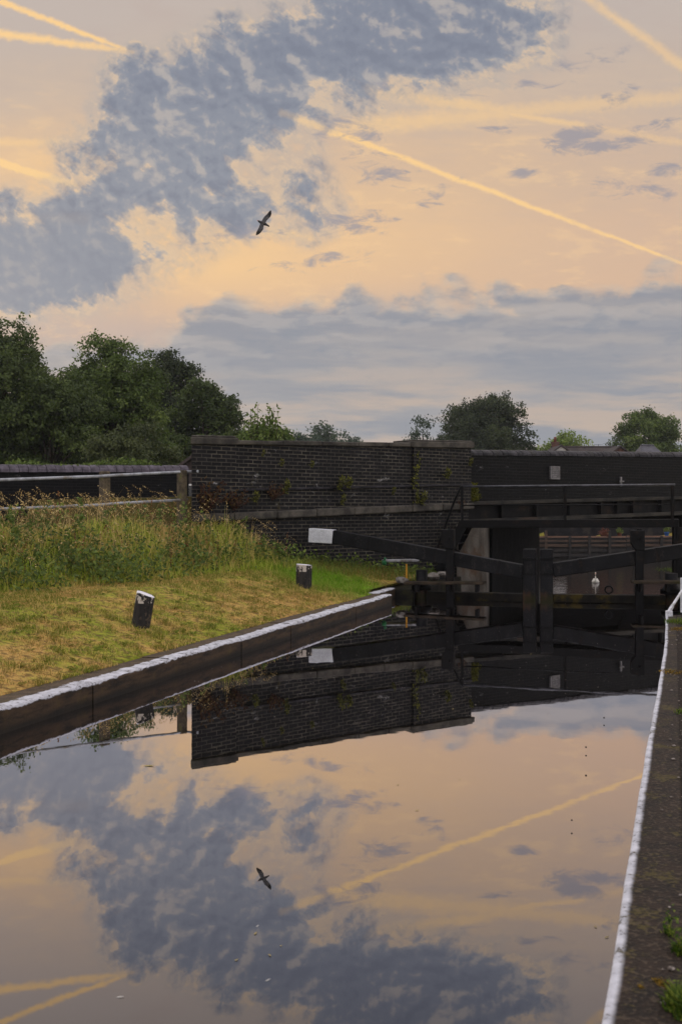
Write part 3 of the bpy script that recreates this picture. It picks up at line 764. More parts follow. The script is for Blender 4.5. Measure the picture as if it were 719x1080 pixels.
# ------------------------------------------------------------------ far bank seen under the bridge
M_tim = mottled('top_lit_brown_timber', srgb(134, 100, 80), srgb(84, 62, 50), 2.0, .85, .4, .02, srgb(58, 48, 42), stretch=(.3, 1, 4))  # light on the landing's top rail put into its paler brown
M_timm = mottled('brown_board', srgb(88, 66, 52), srgb(50, 40, 33), 2.0, .85, .4, .02, stretch=(.3, 1, 4))
M_timdk = mottled('grey_timber', srgb(46, 40, 37), srgb(24, 22, 21), 2.0, .85, .4, .02)
tf = thing('timber_landing', (22, 91, -2.5), 'brown timber landing stage along the far side of the basin', 'landing stage')
for i, (z0, z1) in enumerate(((-.62, -.48), (-1.02, -.84), (-1.45, -1.22), (-1.9, -1.66), (-2.35, -2.1))):
    a, b = 12, 44
    m = MB(); m.box(((a+17)/2+.0, 91, (z0+z1)/2), 17-a, .12, z1-z0); m.box(((17.1+26)/2, 91.02, (z0+z1)/2-.02), 26-17.1, .12, z1-z0)
    m.box(((26.1+b)/2, 91.03, (z0+z1)/2+.01), b-26.1, .12, z1-z0); obj('rail', m, M_tim if i == 0 else M_timm if i < 3 else M_timdk, tf)
for i in range(16):
    x = 12.2+i*2.1+.3*math.sin(i*5)
    m = MB(); m.box((x, 90.86, -1.6 if i % 3 else -1.35), .22, .16, 2.2 if i % 3 else 2.7); obj('post', m, M_timm if i < 4 else M_timdk, tf)
m = MB(); m.box((28, 91.35, -2.3), 34, .2, 3.3); obj('backing_board', m, M_timdk, tf)
m = MB(); m.slab([(8, 91.45), (48, 91.45), (48, 98.9), (8, 98.9)], -4, -.66); obj('terrace', m, M_path, kind='structure', label='terrace behind the timber landing')
M_rub = mottled('dark_garden_wall', srgb(40, 37, 37), srgb(20, 19, 21), 1.6, .85, .5, .04, srgb(58, 52, 47), spec=.12)
gw = thing('garden_wall', (28, 98, -.66), 'dark garden wall behind the terrace across the basin', 'wall')
m = MB(); m.box((28, 98, .2), 44, .5, 1.72); obj('wall_face', m, M_rub, gw)
m = MB(); m.box((28, 97.95, 1.11), 44, .7, .1); obj('coping', m, M_flange, gw)
M_terra = mottled('terracotta', srgb(120, 64, 42), srgb(92, 48, 34), 5, .8, .2, .01)
M_bluepot = mottled('blue_glaze', srgb(52, 104, 170), srgb(36, 78, 140), 5, .35, .1, .01)
M_potleaf = mottled('pot_foliage', srgb(110, 120, 40), srgb(66, 86, 24), 4, .8, .2, .01)
def planter(px, Y, r, h, mat, label, wide=1.0, leaf=None):
    b = at(px, 540, Y); b.z = -.655
    o = thing('plant_pot', b, label, 'plant pot', 'pots on the terrace across the basin')
    m = MB(); m.loft([b+Vector((0,0,z*h)) for z in (0, .1, .85, .86, 1)], [(r*.7, r*.7*wide), (r*.74, r*.74*wide), (r*.95, r*.95*wide), (r*1.08, r*1.08*wide), (r*1.08, r*1.08*wide)], 14, side=(0,1,0)); obj('pot', m, mat, o)
    rg = np.random.default_rng(int(px)); n = 260
    c = np.array(b)+np.array([0,0,h])+rg.normal(size=(n,3))*np.array([r*.55*wide, r*.5, .16])+np.array([0,0,.16]); c[:,2] = np.maximum(c[:,2], b.z+h-.02)
    V, Q = leaves(c, .16, .09, rg); npobj('plant', V, [Q], leaf or M_potleaf, parent=o)
planter(637.5, 92.5, .28, .32, M_terra, 'wide shallow orange trough on the terrace', 1.6, M_terra)
planter(653.5, 92.5, .2, .42, M_terra, 'terracotta pot with greenery left of the paddle post')
planter(703, 92.5, .22, .5, M_bluepot, 'blue glazed pot with yellow green plant on the terrace')

# ------------------------------------------------------------------ swan and gull
M_swan = mottled('white_plumage', srgb(206, 202, 194), srgb(186, 180, 170), 14, .8, .3, .01)
M_beak = mottled('orange_bill', srgb(226, 112, 36), srgb(196, 84, 26), 20, .5, .1, .003)
c = Vector(at(628, 614.5, 59.2)); c.z = -2.5
sw = thing('swan', c, 'white swan swimming towards the lock seen between gate beam and gate', 'swan')
m = MB(); f = Vector((-.25, -.97, 0)).normalized()
body = [(-.62, .14, .02), (-.5, .12, .08), (-.3, .09, .15), (-.05, .07, .19), (.2, .07, .18), (.36, .10, .14), (.44, .14, .09), (.49, .22, .062), (.48, .34, .046), (.45, .46, .040), (.44, .58, .038), (.47, .67, .042), (.53, .71, .05), (.60, .70, .042), (.65, .685, .025)]
m.loft([c+f*a+Vector((0,0,z)) for a, z, r in body], [(r*.9, r*(1.35 if a < .4 else 1)) for a, z, r in body], 14, side=(0,0,1))
bo = obj('body', m, M_swan, sw)
m = MB()
for sg in (-1, 1):
    s_ = Vector((f.y, -f.x, 0))*sg
    m.loft([c+f*a+s_*o_+Vector((0,0,z)) for a, o_, z in ((.28, .12, .13), (.05, .14, .18), (-.25, .12, .20), (-.55, .06, .21), (-.7, .03, .22))], [(.04, .03), (.09, .05), (.085, .05), (.05, .03), (.012, .01)], 10, side=(0,0,1))
obj('wing', m, M_swan, bo)
m = MB(); m.loft([c+f*a+Vector((0,0,z)) for a, z in ((.635, .688), (.70, .672), (.76, .658))], [(.024, .024), (.016, .022), (.007, .014)], 8, side=(0,0,1)); obj('bill', m, M_beak, bo)

sw.scale = (.86,)*3
M_gull = mottled('dark_plumage', srgb(58, 56, 58), srgb(36, 36, 38), 10, .8, .2, .01, srgb(84, 80, 78))
GY = 44.0
def G(px, py, dy=0.0): return at(px, py, GY+dy)
gu = thing('gull', G(278, 236), 'dark gull gliding with wings spread high in the sky', 'bird')
m = MB()
m.loft([G(272.3, 232.6), G(273.3, 233.2), G(274.6, 234), G(277, 235.2), G(280, 236.2), G(282.4, 237.5), G(284.6, 238.8)], [.008, .045, .055, .085, .07, .04, .03], 10)
m.loft([G(278.2, 235.3), G(279.2, 232.6, .15), G(281.4, 229.6, .3), G(283.8, 227.4, .4), G(285.2, 224.8, .35), G(286.2, 221.8, .2)], [(.09, .03), (.10, .028), (.11, .025), (.11, .022), (.085, .018), (.02, .01)], 10, side=(.9, 0, -.35))
m.loft([G(277.2, 235.8), G(276.3, 238.6, -.15), G(275.6, 241.2, -.3), G(274.0, 243.8, -.4), G(272.2, 246.0, -.35), G(270.6, 247.8, -.2)], [(.09, .03), (.10, .028), (.11, .025), (.10, .022), (.075, .018), (.02, .01)], 10, side=(.9, 0, -.35))
go = obj('body', m, M_gull, gu)
rm = go.modifiers.new('join', 'REMESH'); rm.mode = 'VOXEL'; rm.voxel_size = .014; rm.use_smooth_shade = True
m = MB(); m.loft([G(272.4, 232.7), G(271.6, 232.2)], [.018, .004], 6); obj('bill', m, M_beak, go)

# ------------------------------------------------------------------ vegetation
def leaf_mat(name, dark, mid_, light, warm=None, trans=.35):
    m, t = material(name); r = t.attr('rnd')
    col = t.mix(r.ss(.0, .55), dark, mid_); col = t.mix(r.ss(.5, 1.0), col, light)
    if warm: col = t.mix(r.ss(.9, .97)*.8, col, warm)
    a = t.bsdf(col, .65, spec=.25); tr = t.new('ShaderNodeBsdfTranslucent'); t.link(col, tr.inputs[0])
    mx = t.new('ShaderNodeMixShader'); mx.inputs[0].default_value = trans
    t.nt.links.new(a.outputs[0], mx.inputs[1]); t.nt.links.new(tr.outputs[0], mx.inputs[2]); t.out(mx); return m
M_bark = mottled('bark', srgb(74, 64, 52), srgb(46, 40, 34), 3, .9, .7, .04)
L_dark = leaf_mat('dark_green_leaves', (.036, .054, .016), (.060, .086, .021), (.110, .145, .034))
L_mid = leaf_mat('mid_green_leaves', (.042, .064, .016), (.080, .120, .025), (.155, .205, .048))
L_oak = leaf_mat('oak_leaves', (.028, .040, .019), (.042, .058, .024), (.072, .092, .034))
L_lime = leaf_mat('lime_leaves', (.11, .16, .03), (.19, .26, .05), (.28, .34, .08))
L_grey = leaf_mat('hazy_leaves', (.045, .065, .045), (.062, .090, .058), (.09, .12, .075))
L_olive = leaf_mat('olive_leaves', (.045, .058, .020), (.070, .085, .028), (.105, .12, .04))
def tree(label, px0, px1, ytop, Y, mat, seed, ground=.9, leafL=.3, lobes=40, clump=26, per=24, group='trees beyond the road and bridge', low=.18, gap=0.0, shape=(1, 1), name='broadleaf_tree', cpow=.62):
    rg = np.random.default_rng(seed)
    xc = ((px0+px1)/2-360)/F*Y; W = (px1-px0)/F*Y/2; top = EYE+(540-ytop)/F*Y; H = top-ground
    base = Vector((xc, Y, ground)); o = thing(name, base, label, 'tree', group)
    zc = ground+H*(low+(1-low)*.5); hz = H*(1-low)/2
    # lobes spread through the crown's envelope
    d = unit(rg.normal(size=(lobes,3))); rad = rg.uniform(.25, 1, lobes)**cpow
    rl_ = rg.uniform(.17, .32, lobes)*min(W, hz*1.3)
    env = np.array([W, W*.95, hz])
    cen = d*rad[:,None]*(env-rl_[:,None]*.75)
    wid = 1-.35*np.clip(cen[:,2]/hz, 0, 1)**2*shape[0]; cen[:,0] *= wid; cen[:,1] *= wid
    cen += np.array([xc, Y, zc])
    # clumps on lobe shells, leaves on clumps
    nc = lobes*clump; li = np.repeat(np.arange(lobes), clump)
    cd = unit(rg.normal(size=(nc,3))+np.array([0,0,.35])); cr = rl_[li][:,None]*rg.uniform(.55, 1.08, (nc,1))
    cc = cen[li]+cd*cr*np.array([1.15, 1.15, .8])
    keep = rg.random(nc) > gap
    cc, cd, li = cc[keep], cd[keep], li[keep]; nc = len(cc)
    lobe_t = rg.normal(0, .17, lobes); ct = rg.normal(0, .19, nc)
    ki = np.repeat(np.arange(nc), per)
    sp = leafL*1.15
    lc = cc[ki]+rg.normal(size=(nc*per,3))*sp*np.array([1, 1, .62])
    V, Q = leaves(lc, leafL, leafL*.62, rg, cd[ki]+np.array([0,0,.6]), .5)
    w_ = (V[:,0].max()-V[:,0].min())/2; V[:,0] = xc+(V[:,0]-(V[:,0].max()+V[:,0].min())/2)*(W/w_); V[:,1] = Y+(V[:,1]-Y)*(W/w_)
    zlo = ground+H*low; V[:,2] = zlo+(V[:,2]-V[:,2].min())*((top-zlo)/(V[:,2].max()-V[:,2].min()))
    r = np.clip(.45+lobe_t[li][ki]+ct[ki]+rg.normal(0, .14, nc*per), 0, 1)
    # trunk and limbs
    m = MB(); tr_ = max(.16, H*.022); fork = ground+H*(low+.12)
    wob = lambda s_: Vector((rg.normal(0, s_), rg.normal(0, s_), 0))
    m.loft([base+Vector((0,0,-.3)), base+Vector((0,0,.4)), Vector((xc,Y,ground+H*low*.6))+wob(.1), Vector((xc,Y,fork))+wob(.15), Vector((xc,Y,zc))+wob(.25), Vector((xc,Y,zc+hz*.6))+wob(.4)], [tr_*1.5, tr_*1.1, tr_, tr_*.85, tr_*.55, tr_*.2], 9)
    for i in np.argsort(-rad)[:min(lobes, 22)]:
        c_ = Vector(cen[i]); s0 = Vector((xc, Y, fork+(c_.z-fork)*rg.uniform(.0, .45))) if c_.z > fork else Vector((xc, Y, fork-.2))
        md = s0.lerp(c_, .5)+Vector((0, 0, .12*H*.3)); m.loft([s0, md, c_], [tr_*.42, tr_*.28, tr_*.08], 6)
    obj('trunk', m, M_bark, o)
    npobj('crown', V, [Q], mat, np.repeat(r, 4), parent=o)
    return o
tree('large dark spreading tree at the far left edge of the picture', -110, 108, 333, 58, L_dark, 1, 1.0, .21, 84, 34, 30, low=.03, cpow=.45)
tree('tall leafy green tree left of centre in the tree row, feathery lighter crown', 38, 200, 349, 62, L_mid, 2, 1.0, .20, 74, 32, 30, low=.04, shape=(1.2, 1), cpow=.5)
tree('dark narrow tree rising just behind the feathery green tree', 112, 238, 366, 80, L_oak, 3, 1.0, .26, 50, 30, 26, low=.03, cpow=.5)
tree('dark rounded tree at the right end of the left tree row', 160, 274, 396, 76, L_dark, 4, 1.0, .25, 56, 30, 26, low=.03, shape=(1.2, 1), cpow=.5)
tree('low olive green bush in front of the feathery green tree', 84, 204, 442, 50, L_olive, 5, 1.0, .16, 40, 28, 26, low=.02, name='bush')
tree('dark bushy tree filling the gap between the left edge tree and the feathery tree', -10, 122, 386, 56, L_dark, 15, 1.0, .19, 56, 30, 28, low=.02, name='bush')
tree('distant hazy rounded tree above the middle of the wing wall', 284, 398, 444, 150, L_grey, 6, .9, .42, 34, 26, 24, low=.1)
tree('smaller sparse pale green tree left of the big oak', 406, 492, 437, 118, L_grey, 7, .9, .30, 30, 24, 22, low=.12, gap=.25)
tree('big dark oak with a broad domed crown above the bridge', 446, 573, 412, 120, L_oak, 8, .9, .30, 80, 32, 28, low=.10, cpow=.5, shape=(.7, 1))
tree('bright yellow green tree behind the chimney', 556, 636, 452, 135, L_lime, 9, .9, .36, 30, 22, 20, low=.2, gap=.1)
tree('full rounded mid green tree at the right edge behind grey roofs', 638, 726, 427, 128, L_mid, 10, .9, .32, 74, 30, 28, cpow=.5, low=.12, shape=(.6, 1))
# young tree just behind the wall: upright twigs with separate leaves
def sapling(label, px, pxw, ytop, Y, ground, seed):
    rg = np.random.default_rng(seed); b = at(px, 540, Y); b.z = ground; top = EYE+(540-ytop)/F*Y
    o = thing('young_tree', b, label, 'tree'); m = MB(); cs = []
    m.loft([b, b+Vector((0,0,(top-ground)*.5)), b+Vector((.1,0,(top-ground)*.8))], [.07, .05, .02], 7)
    for i in range(46):
        th = rg.uniform(0, 2*PI); s0 = b+Vector((0,0,(top-ground)*rg.uniform(.15, .6)))
        k = rg.uniform(.3, 1); hgt = rg.uniform(.35, 1)
        e = Vector((b.x+math.cos(th)*pxw/F*Y/2*k, b.y+math.sin(th)*pxw/F*Y/2*k, ground+(top-ground)*(.5+.5*hgt*(1.15-.5*k))))
        md = s0.lerp(e, .55)+Vector((math.cos(th)*.15, math.sin(th)*.15, -.05)); m.loft([s0, md, e], [.018, .012, .005], 5)
        for q in np.linspace(.2, 1, 44):
            pnt = (s0*(1-q)**2+md*2*q*(1-q)+e*q*q); cs.append(np.array(pnt)+rg.normal(0, .09, 3))
    obj('trunk', m, M_bark, o); cs = np.array(cs)
    V, Q = leaves(cs, .12, .075, rg); npobj('crown', V, [Q], L_lime2, np.repeat(rg.random(len(cs)), 4), parent=o); return o
L_lime2 = leaf_mat('young_leaves', (.06, .095, .02), (.10, .145, .03), (.16, .21, .05))
sapling('young birch like tree with upright leafy twigs rising behind the wing wall', 277, 52, 424, 30, 2.0, 21)
tree('dense green shrub around the foot of the young tree behind the wall', 240, 316, 446, 33, L_mid, 22, 1.6, .10, 30, 26, 26, low=.02, name='shrub', group=None)

# --- lawn, bank grass, weeds
def scatter(n, n0, n1, s0, s1, rg):
    a = rg.uniform(n0, n1, n); b = rg.uniform(s0, s1, n)
    xy = O2[None,:]+b[:,None]*U2[None,:]+a[:,None]*N2[None,:]
    return a, b, np.column_stack([xy, ground_h(a, b)])
def wallside(p, off=0.0):
    return (-((p[:,0]-WA[0])*WN[0]+(p[:,1]-WA[1])*WN[1])) < off
rg = np.random.default_rng(31)
a, b, p = scatter(210000, .28, 4.6, -2.5, 16.8, rg)
keep = wallside(p, -.02) & (a > .3+.1*np.sin(b*3)+.05*np.sin(b*11)+np.where(b > 11.2, .35, 0)) & (p[:,2] < 1.0)
p = p[keep]; p[:,2] -= .01
h = rg.uniform(.018, .05, len(p))*(1+1.2*np.exp(-((p[:,0]-LUSH[0])**2+(p[:,1]-LUSH[1])**2)/3))
cl_ = np.array([mnoise.noise((x*4.5, y*4.5, 3)) for x, y in p[:,:2]]); h = h*(1+np.clip(cl_*2.2, -.6, 1.6))*np.where(rg.random(len(p)) < .03, 2.0, 1)
V, Q, R3 = blades(p, h, .006, rg.uniform(.2, 1.0, len(p)), rg)
wd = p[rg.integers(0, len(p), 800)]; wd = np.repeat(wd, 9, 0)+rg.normal(size=(7200,3))*np.array([.03, .03, .006])+np.array([0,0,.03])
V2, Q2 = leaves(wd, .05, .025, rg, np.array([[0,-.2,.9]]).repeat(len(wd), 0), .6)
lr = np.clip(rg.random(len(p))*.75-cl_*.45+.12, 0, 1)
npobj('lawn_grass', np.concatenate([V, V2]), [np.concatenate([Q, Q2+len(V)]), R3], M_blade, np.concatenate([np.repeat(lr, 5), np.repeat(rg.random(len(wd))*.3, 4)]), origin=(0,0,0), kind='stuff', label='short sun dried lawn grass along the towpath', cat='grass')
def bank_mat():
    m, t = material('bank_grass'); v = t.coord('Object'); r = t.attr('rnd')
    big = t.noise(v, .8, 4, .6); mid_ = t.noise(v, 2.6, 4, .6)
    g = t.mix(r, srgb(92, 120, 26), srgb(184, 202, 74)); s_ = t.mix(r, srgb(160, 128, 70), srgb(218, 184, 122))
    x, y, z = t.sep(v)
    f = (big*.5+mid_*.5+r*.30+(z-1.0)*.06).ss(.63, .88)
    col = t.mix(f, g, s_)
    a_ = t.bsdf(col, .75, spec=.2); tr = t.new('ShaderNodeBsdfTranslucent'); t.link(col, tr.inputs[0])
    mx = t.new('ShaderNodeMixShader'); mx.inputs[0].default_value = .4
    t.nt.links.new(a_.outputs[0], mx.inputs[1]); t.nt.links.new(tr.outputs[0], mx.inputs[2]); t.out(mx); return m
M_bank = bank_mat()
a, b, p = scatter(105000, 1.6, 7.2, -1, 13.4, rg)
n1 = np.clip(fence_n(b), 3.4, 6.0); n0 = n1-1.75
w = sst(0, .35, (a-n0+.25))*sst(13.0, 11.6, b)
keep = (rg.random(len(p)) < w) & wallside(p, -.05) & (a < n1+.25); p = p[keep]; back = sst(-.7, .1, (a-n1)[keep]); a = a[keep]; b = b[keep]; p[:,2] -= .02
edge = sst(0, .9, a-(np.clip(fence_n(b), 3.4, 6.0)-1.75)+.2)
h = rg.uniform(.14, .46, len(p))*(.35+.65*edge)*(1+.4*np.sin(p[:,0]*2.1+p[:,1]*1.3))*(1-.58*back)
br_ = rg.random(len(p)); h = h*(.62+.85*br_**2)
V, Q, R3 = blades(p, h, rg.uniform(.006, .013, len(p)), rg.uniform(.15, .8, len(p)), rg, .9)
npobj('bank_grass', V, [Q, R3], M_bank, np.repeat(br_, 5), origin=(0,0,0), kind='stuff', label='long rough grass on the sloping bank under the railing', cat='grass')
# flowering stems with drooping seed heads
M_seed = leaf_mat('seed_heads', srgb(140, 116, 70), srgb(182, 154, 100), srgb(212, 188, 136), None, .3)
a, b, p = scatter(3300, 2.4, 6.0, -1, 13.0, rg)
n1 = np.clip(fence_n(b), 3.4, 6.0)
keep = wallside(p, -.05) & (a > n1-1.5) & (a < n1+.4) & (rg.random(len(p)) < np.where(a > n1-.5, 1.0, .45)*sst(13, 12, b)); p = p[keep]; nst = len(p)
h = rg.uniform(.35, .8, nst)*np.where(b[keep] > 11.3, .75, 1); az = rg.normal(.3, 1.0, nst)
V, Q, R3 = blades(p, h, .0055, rg.uniform(.15, .8, nst), rg, .7, az)
tips = V[4::5]; dirn = np.stack([np.cos(az), np.sin(az), np.full(nst, -.35)], 1)
k = 7; hc = (tips[:,None,:]+dirn[:,None,:]*(np.linspace(-.03, .16, k)[None,:,None])+np.array([0,0,1.0])*(-(np.linspace(0, 1, k)**2)*.06)[None,:,None]).reshape(-1,3)+rg.normal(0, .007, (nst*k,3))
V2, Q2 = leaves(hc, .045, .014, rg)
npobj('seeding_grass', np.concatenate([V, V2]), [np.concatenate([Q, Q2+len(V)]), R3], M_seed, np.concatenate([np.repeat(rg.random(nst), 5), np.repeat(rg.random(len(hc)), 4)]), origin=(0,0,0), kind='stuff', label='tall straw coloured seeding grass stems before the railing', cat='grass')
# bramble and dock
M_bram = leaf_mat('bramble_leaves', (.045, .07, .014), (.11, .155, .026), (.20, .25, .05), srgb(128, 74, 40))
cl = []
for px, py, Y, rx, rz, n in ((98, 585, 15.3, .9, .3, 600), (55, 565, 14.8, .7, .3, 200), (150, 575, 15.8, .8, .3, 240), (45, 613, 13.8, .4, .2, 160), (190, 590, 16.9, .5, .25, 260), (10, 590, 13.7, .5, .3, 160), (275, 596, 18.9, .35, .16, 200), (120, 605, 14.9, .4, .2, 200), (225, 560, 18.0, .4, .2, 150)):
    c_ = np.array(at(px, py, Y)); q = rg.normal(size=(n,3))*np.array([rx*.5, .25, rz*.5])+c_
    nsr = (q[:,:2]-O2)@np.stack([N2, U2], 1); gz = ground_h(nsr[:,0], nsr[:,1]); q[:,2] = gz+np.abs(rg.normal(.2, .15, n)); cl.append(q)
a2, b2, p2 = scatter(5200, 1.8, 5.6, -1, 12.6, rg)
n1 = np.clip(fence_n(b2), 3.4, 6.0); k2 = (a2 > n1-1.7) & (a2 < n1+.2) & wallside(p2, -.1) & (np.array([mnoise.noise((x*1.6, y*1.6, 9)) for x, y in p2[:,:2]]) > -.05)
p2 = p2[k2]; p2[:,2] += np.abs(rg.normal(.26, .12, len(p2))); cl.append(p2)
q = np.concatenate(cl); V, Q = leaves(q, .075, .042, rg, np.array([[.1,-.5,.7]]).repeat(len(q), 0), .5)
npobj('bramble_thicket', V, [Q], M_bram, np.repeat(np.clip(np.concatenate([rg.normal(.32, .2, len(q)-len(p2)), rg.normal(.68, .2, len(p2))]), 0, .88), 4), origin=(0,0,0), kind='stuff', label='dark green bramble and nettle leaves tangled in the bank', cat='undergrowth')
M_dock = leaf_mat('dock_spikes', srgb(84, 52, 34), srgb(122, 82, 50), srgb(150, 112, 66))
M_tallweed = leaf_mat('tall_weed_leaves', (.05, .08, .016), (.095, .14, .026), (.16, .21, .05))
for mat_, nm_, lab_, cnt, hh, ll, ww_ in ((M_tallweed, 'tall_weeds', 'leafy green weeds standing among the bank grass', 130, .62, .085, .035), (M_dock, 'dock_weeds', 'brown dock seed spikes scattered through the bank grass', 46, .66, .03, .022)):
    a3, b3, p3 = scatter(cnt*4, 2.0, 5.4, 1.5, 12.4, rg); n1 = np.clip(fence_n(b3), 3.4, 6.0)
    p3 = p3[(a3 > n1-1.6) & (a3 < n1+.1) & wallside(p3, -.2)][:cnt]
    k_ = 34; tt = rg.uniform(.25, 1, (len(p3), k_)); hgt_ = rg.uniform(.55, 1, len(p3))*hh; ln = rg.normal(0, .12, (len(p3), 2))
    pts_ = p3[:,None,:]+np.stack([ln[:,None,0]*tt**2, ln[:,None,1]*tt**2, hgt_[:,None]*tt], -1)
    rad_ = (.075 if nm_ == 'tall_weeds' else .02)*(1.15-tt)[...,None]
    pts_ = (pts_+rg.normal(size=pts_.shape)*rad_).reshape(-1,3)
    V, Q = leaves(pts_, ll, ww_, rg, np.array([[.1,-.5,.7]]).repeat(len(pts_), 0), .4)
    Vs, Qs, Rs = blades(p3, hgt_, .008, np.full(len(p3), .1), rg)
    npobj(nm_, np.concatenate([V, Vs]), [np.concatenate([Q, Qs+len(V)]), Rs+len(V)], mat_, np.concatenate([np.repeat(rg.random(len(pts_)), 4), np.full(len(Vs), .3)]), origin=(0,0,0), kind='stuff', label=lab_, cat='weeds')
# weeds at the foot of the wing wall
q = []
for l in np.linspace(1.8, 6.9, 700):
    base = WA+WD*l+WN*(rg.uniform(.06, .45)); nn_, s_ = NS(base[0], base[1]); q.append((base[0], base[1], float(ground_h(nn_, s_))+abs(rg.normal(.08, .11))))
q = np.array(q); V, Q = leaves(q, .09, .05, rg, np.array([[.1,-.5,.7]]).repeat(len(q), 0), .4)
a, b, p = scatter(9000, .3, 3.4, 11.2, 17.2, rg); keep = wallside(p, -.04) & ~wallside(p, -1.3); p = p[keep]
Vb, Qb, Rb = blades(p, rg.uniform(.06, .24, len(p)), .008, rg.uniform(.2, .8, len(p)), rg)
npobj('wall_foot_weeds', np.concatenate([V, Vb]), [np.concatenate([Q, Qb+len(V)]), Rb+len(V)], M_bram, np.concatenate([np.repeat(rg.random(len(q))*.8, 4), np.repeat(.6+.4*rg.random(len(p)), 5)]), origin=(0,0,0), kind='stuff', label='weeds growing along the foot of the wing wall', cat='undergrowth')

# plants rooted in the wall
M_wdry = leaf_mat('dry_wall_plant', srgb(52, 32, 26), srgb(78, 50, 34), srgb(104, 80, 44))
M_wgreen = leaf_mat('green_wall_plant', srgb(46, 50, 18), srgb(78, 80, 24), srgb(116, 114, 38))
def wpoint(px, py, out=.05):
    k = (px-360)/F; l = (k*WA[1]-WA[0])/(WD[0]-k*WD[1]); q_ = WA+WD*l+WN*out
    return Vector((q_[0], q_[1], EYE-(py-540)/F*q_[1]))
def wall_plant(name, mat, seed, w, h, n, stems, label, group):
    rg_ = np.random.default_rng(seed); o = thing(name, (0,0,0), label, 'plant', group)
    m = MB(); pts = []
    for i in range(stems):
        e = Vector((rg_.uniform(-w, w), -abs(rg_.normal(.08, .05)), rg_.uniform(.4, 1)*h)); m.loft([(0,.03,0), (e.x*.5, e.y*.8, e.z*.6), tuple(e)], [.006, .004, .002], 4)
        for t_ in np.linspace(.2, 1, max(2, n//stems)): pts.append((e.x*t_*(.7+.3*t_), e.y*t_, e.z*t_))
    obj('stem', m, M_bark, o)
    pts = np.array(pts)+rg_.normal(0, .025, (len(pts),3)); V, Q = leaves(pts, .07, .035, rg_, np.array([[0,-.8,.4]]).repeat(len(pts), 0), .4)
    npobj('foliage', V, [Q], mat, np.repeat(rg_.random(len(pts)), 4), parent=o); return o
dryp = wall_plant('wall_plant', M_wdry, 41, .30, .5, 260, 14, 'x', 'plants rooted in the wing wall')
grp = wall_plant('wall_plant', M_wgreen, 42, .16, .3, 90, 9, 'x', 'plants rooted in the wing wall')
ang = math.atan2(WD[1], WD[0])
spots = [(dryp, 214, 540, 1.3, 'bushy reddish brown dead plant at the foot of the end pier'), (dryp, 243, 539, .95, 'brown withered plant on the string course right of the end pier'),
  (dryp, 284, 528, .75, 'brown plant hanging on the projecting course, left half of the wall'), (grp, 296, 521, 1.0, 'small green and brown tuft just right of the brown hanging plant'),
  (grp, 265, 530, .8, 'thin yellowing tuft between the two brown plants'), (grp, 273, 482, .5, 'rusty little tuft near the top of the wall, left part'), (grp, 293, 492, .55, 'tiny yellow tuft below the coping'),
  (grp, 353, 518, 1.1, 'green tuft on the projecting course at the middle of the wall'), (grp, 363, 515, .9, 'green tuft close beside the middle tuft, to its right'), (grp, 356, 533, .8, 'green tuft sitting on the stone string course mid wall'),
  (grp, 325, 493, .5, 'tiny green sprig high in the brickwork, middle'), (grp, 410, 522, .6, 'small yellow green sprig left of the ivy column'), (grp, 467, 505, .9, 'yellow green tuft on the right hand pier'),
  (grp, 491, 492, .7, 'small tuft at the right edge of the right hand pier'), (dryp, 481, 537, .5, 'brown tuft on the string course by the footbridge rail'), (grp, 440, 533, 1.1, 'green tuft on the string course below the ivy column')]
for i, (pr, px, py, sc, lab) in enumerate(spots):
    dup(pr, wpoint(px, py, .12), ang+(.4*math.sin(i*3)), sc, lab)
for pr in (dryp, grp):
    for ch in list(pr.children): bpy.data.objects.remove(ch)
    bpy.data.objects.remove(pr)
q = []
for i in range(230):
    t_ = rg.random(); pt = wpoint(437+rg.normal(0, 1.6)+1.5*math.sin(t_*9), 474+58*t_**.9, .04+abs(rg.normal(0, .03))); q.append(tuple(pt))
q = np.array(q); V, Q = leaves(q, .055, .04, rg, np.array([[WN[0], WN[1], .3]]).repeat(len(q), 0), .6)
npobj('ivy', V, [Q], M_wgreen, np.repeat(rg.random(len(q)), 4), label='thin vertical column of yellow green ivy on the wall left of the right hand pier', cat='ivy')
q = []
for i in range(420):
    t_ = rg.random(); pt = bpoint(495+rg.normal(0, 1.6)+6*(1-t_)*rg.random(), 1.98+.42*t_, .10+abs(rg.normal(0, .05)))[1]; q.append(tuple(pt))
q = np.array(q); V, Q = leaves(q, .09, .028, rg)
npobj('fern', V, [Q], M_wgreen, np.repeat(.4+.6*rg.random(len(q)), 4), label='upright green fern on the ledge at the footbridge handrail end', cat='fern')
q = []
for i in range(1500):
    l = RL*(.60+.34*rg.random()**.8); pt = RA+RD*l+RN*(rg.normal(-.36, .12)); q.append((pt[0], pt[1], 2.53+.26*l/RL+.17+abs(rg.normal(0, .045))*(1+math.sin(l*2))))
q = np.array(q); V, Q = leaves(q, .085, .06, rg)
npobj('ivy', V, [Q], L_lime2, np.repeat(rg.random(len(q)), 4), label='low green ivy trailing along the top of the roadside wall', cat='ivy')
# poppy in the bank
p = at(275, 574, 18.6); pb = p-Vector((0,0,.45))
pp_ = thing('poppy', pb, 'single red poppy flower at the top of the bank', 'flower')
m = MB(); m.loft([pb, pb+Vector((.02,0,.25)), p], .004, 5); obj('stem', m, M_potleaf, pp_)
M_red = mottled('poppy_red', srgb(196, 34, 30), srgb(160, 22, 22), 20, .7, .1, .002)
m = MB()
for i in range(5):
    th = 2*PI*i/5; e = Vector((math.cos(th), math.sin(th), .35)); sd = Vector((-math.sin(th), math.cos(th), 0))
    m.add([p, p+e*.03+sd*.025, p+e*.05, p+e*.03-sd*.025], [(0,1,2,3)])
obj('petals', m, M_red, pp_)

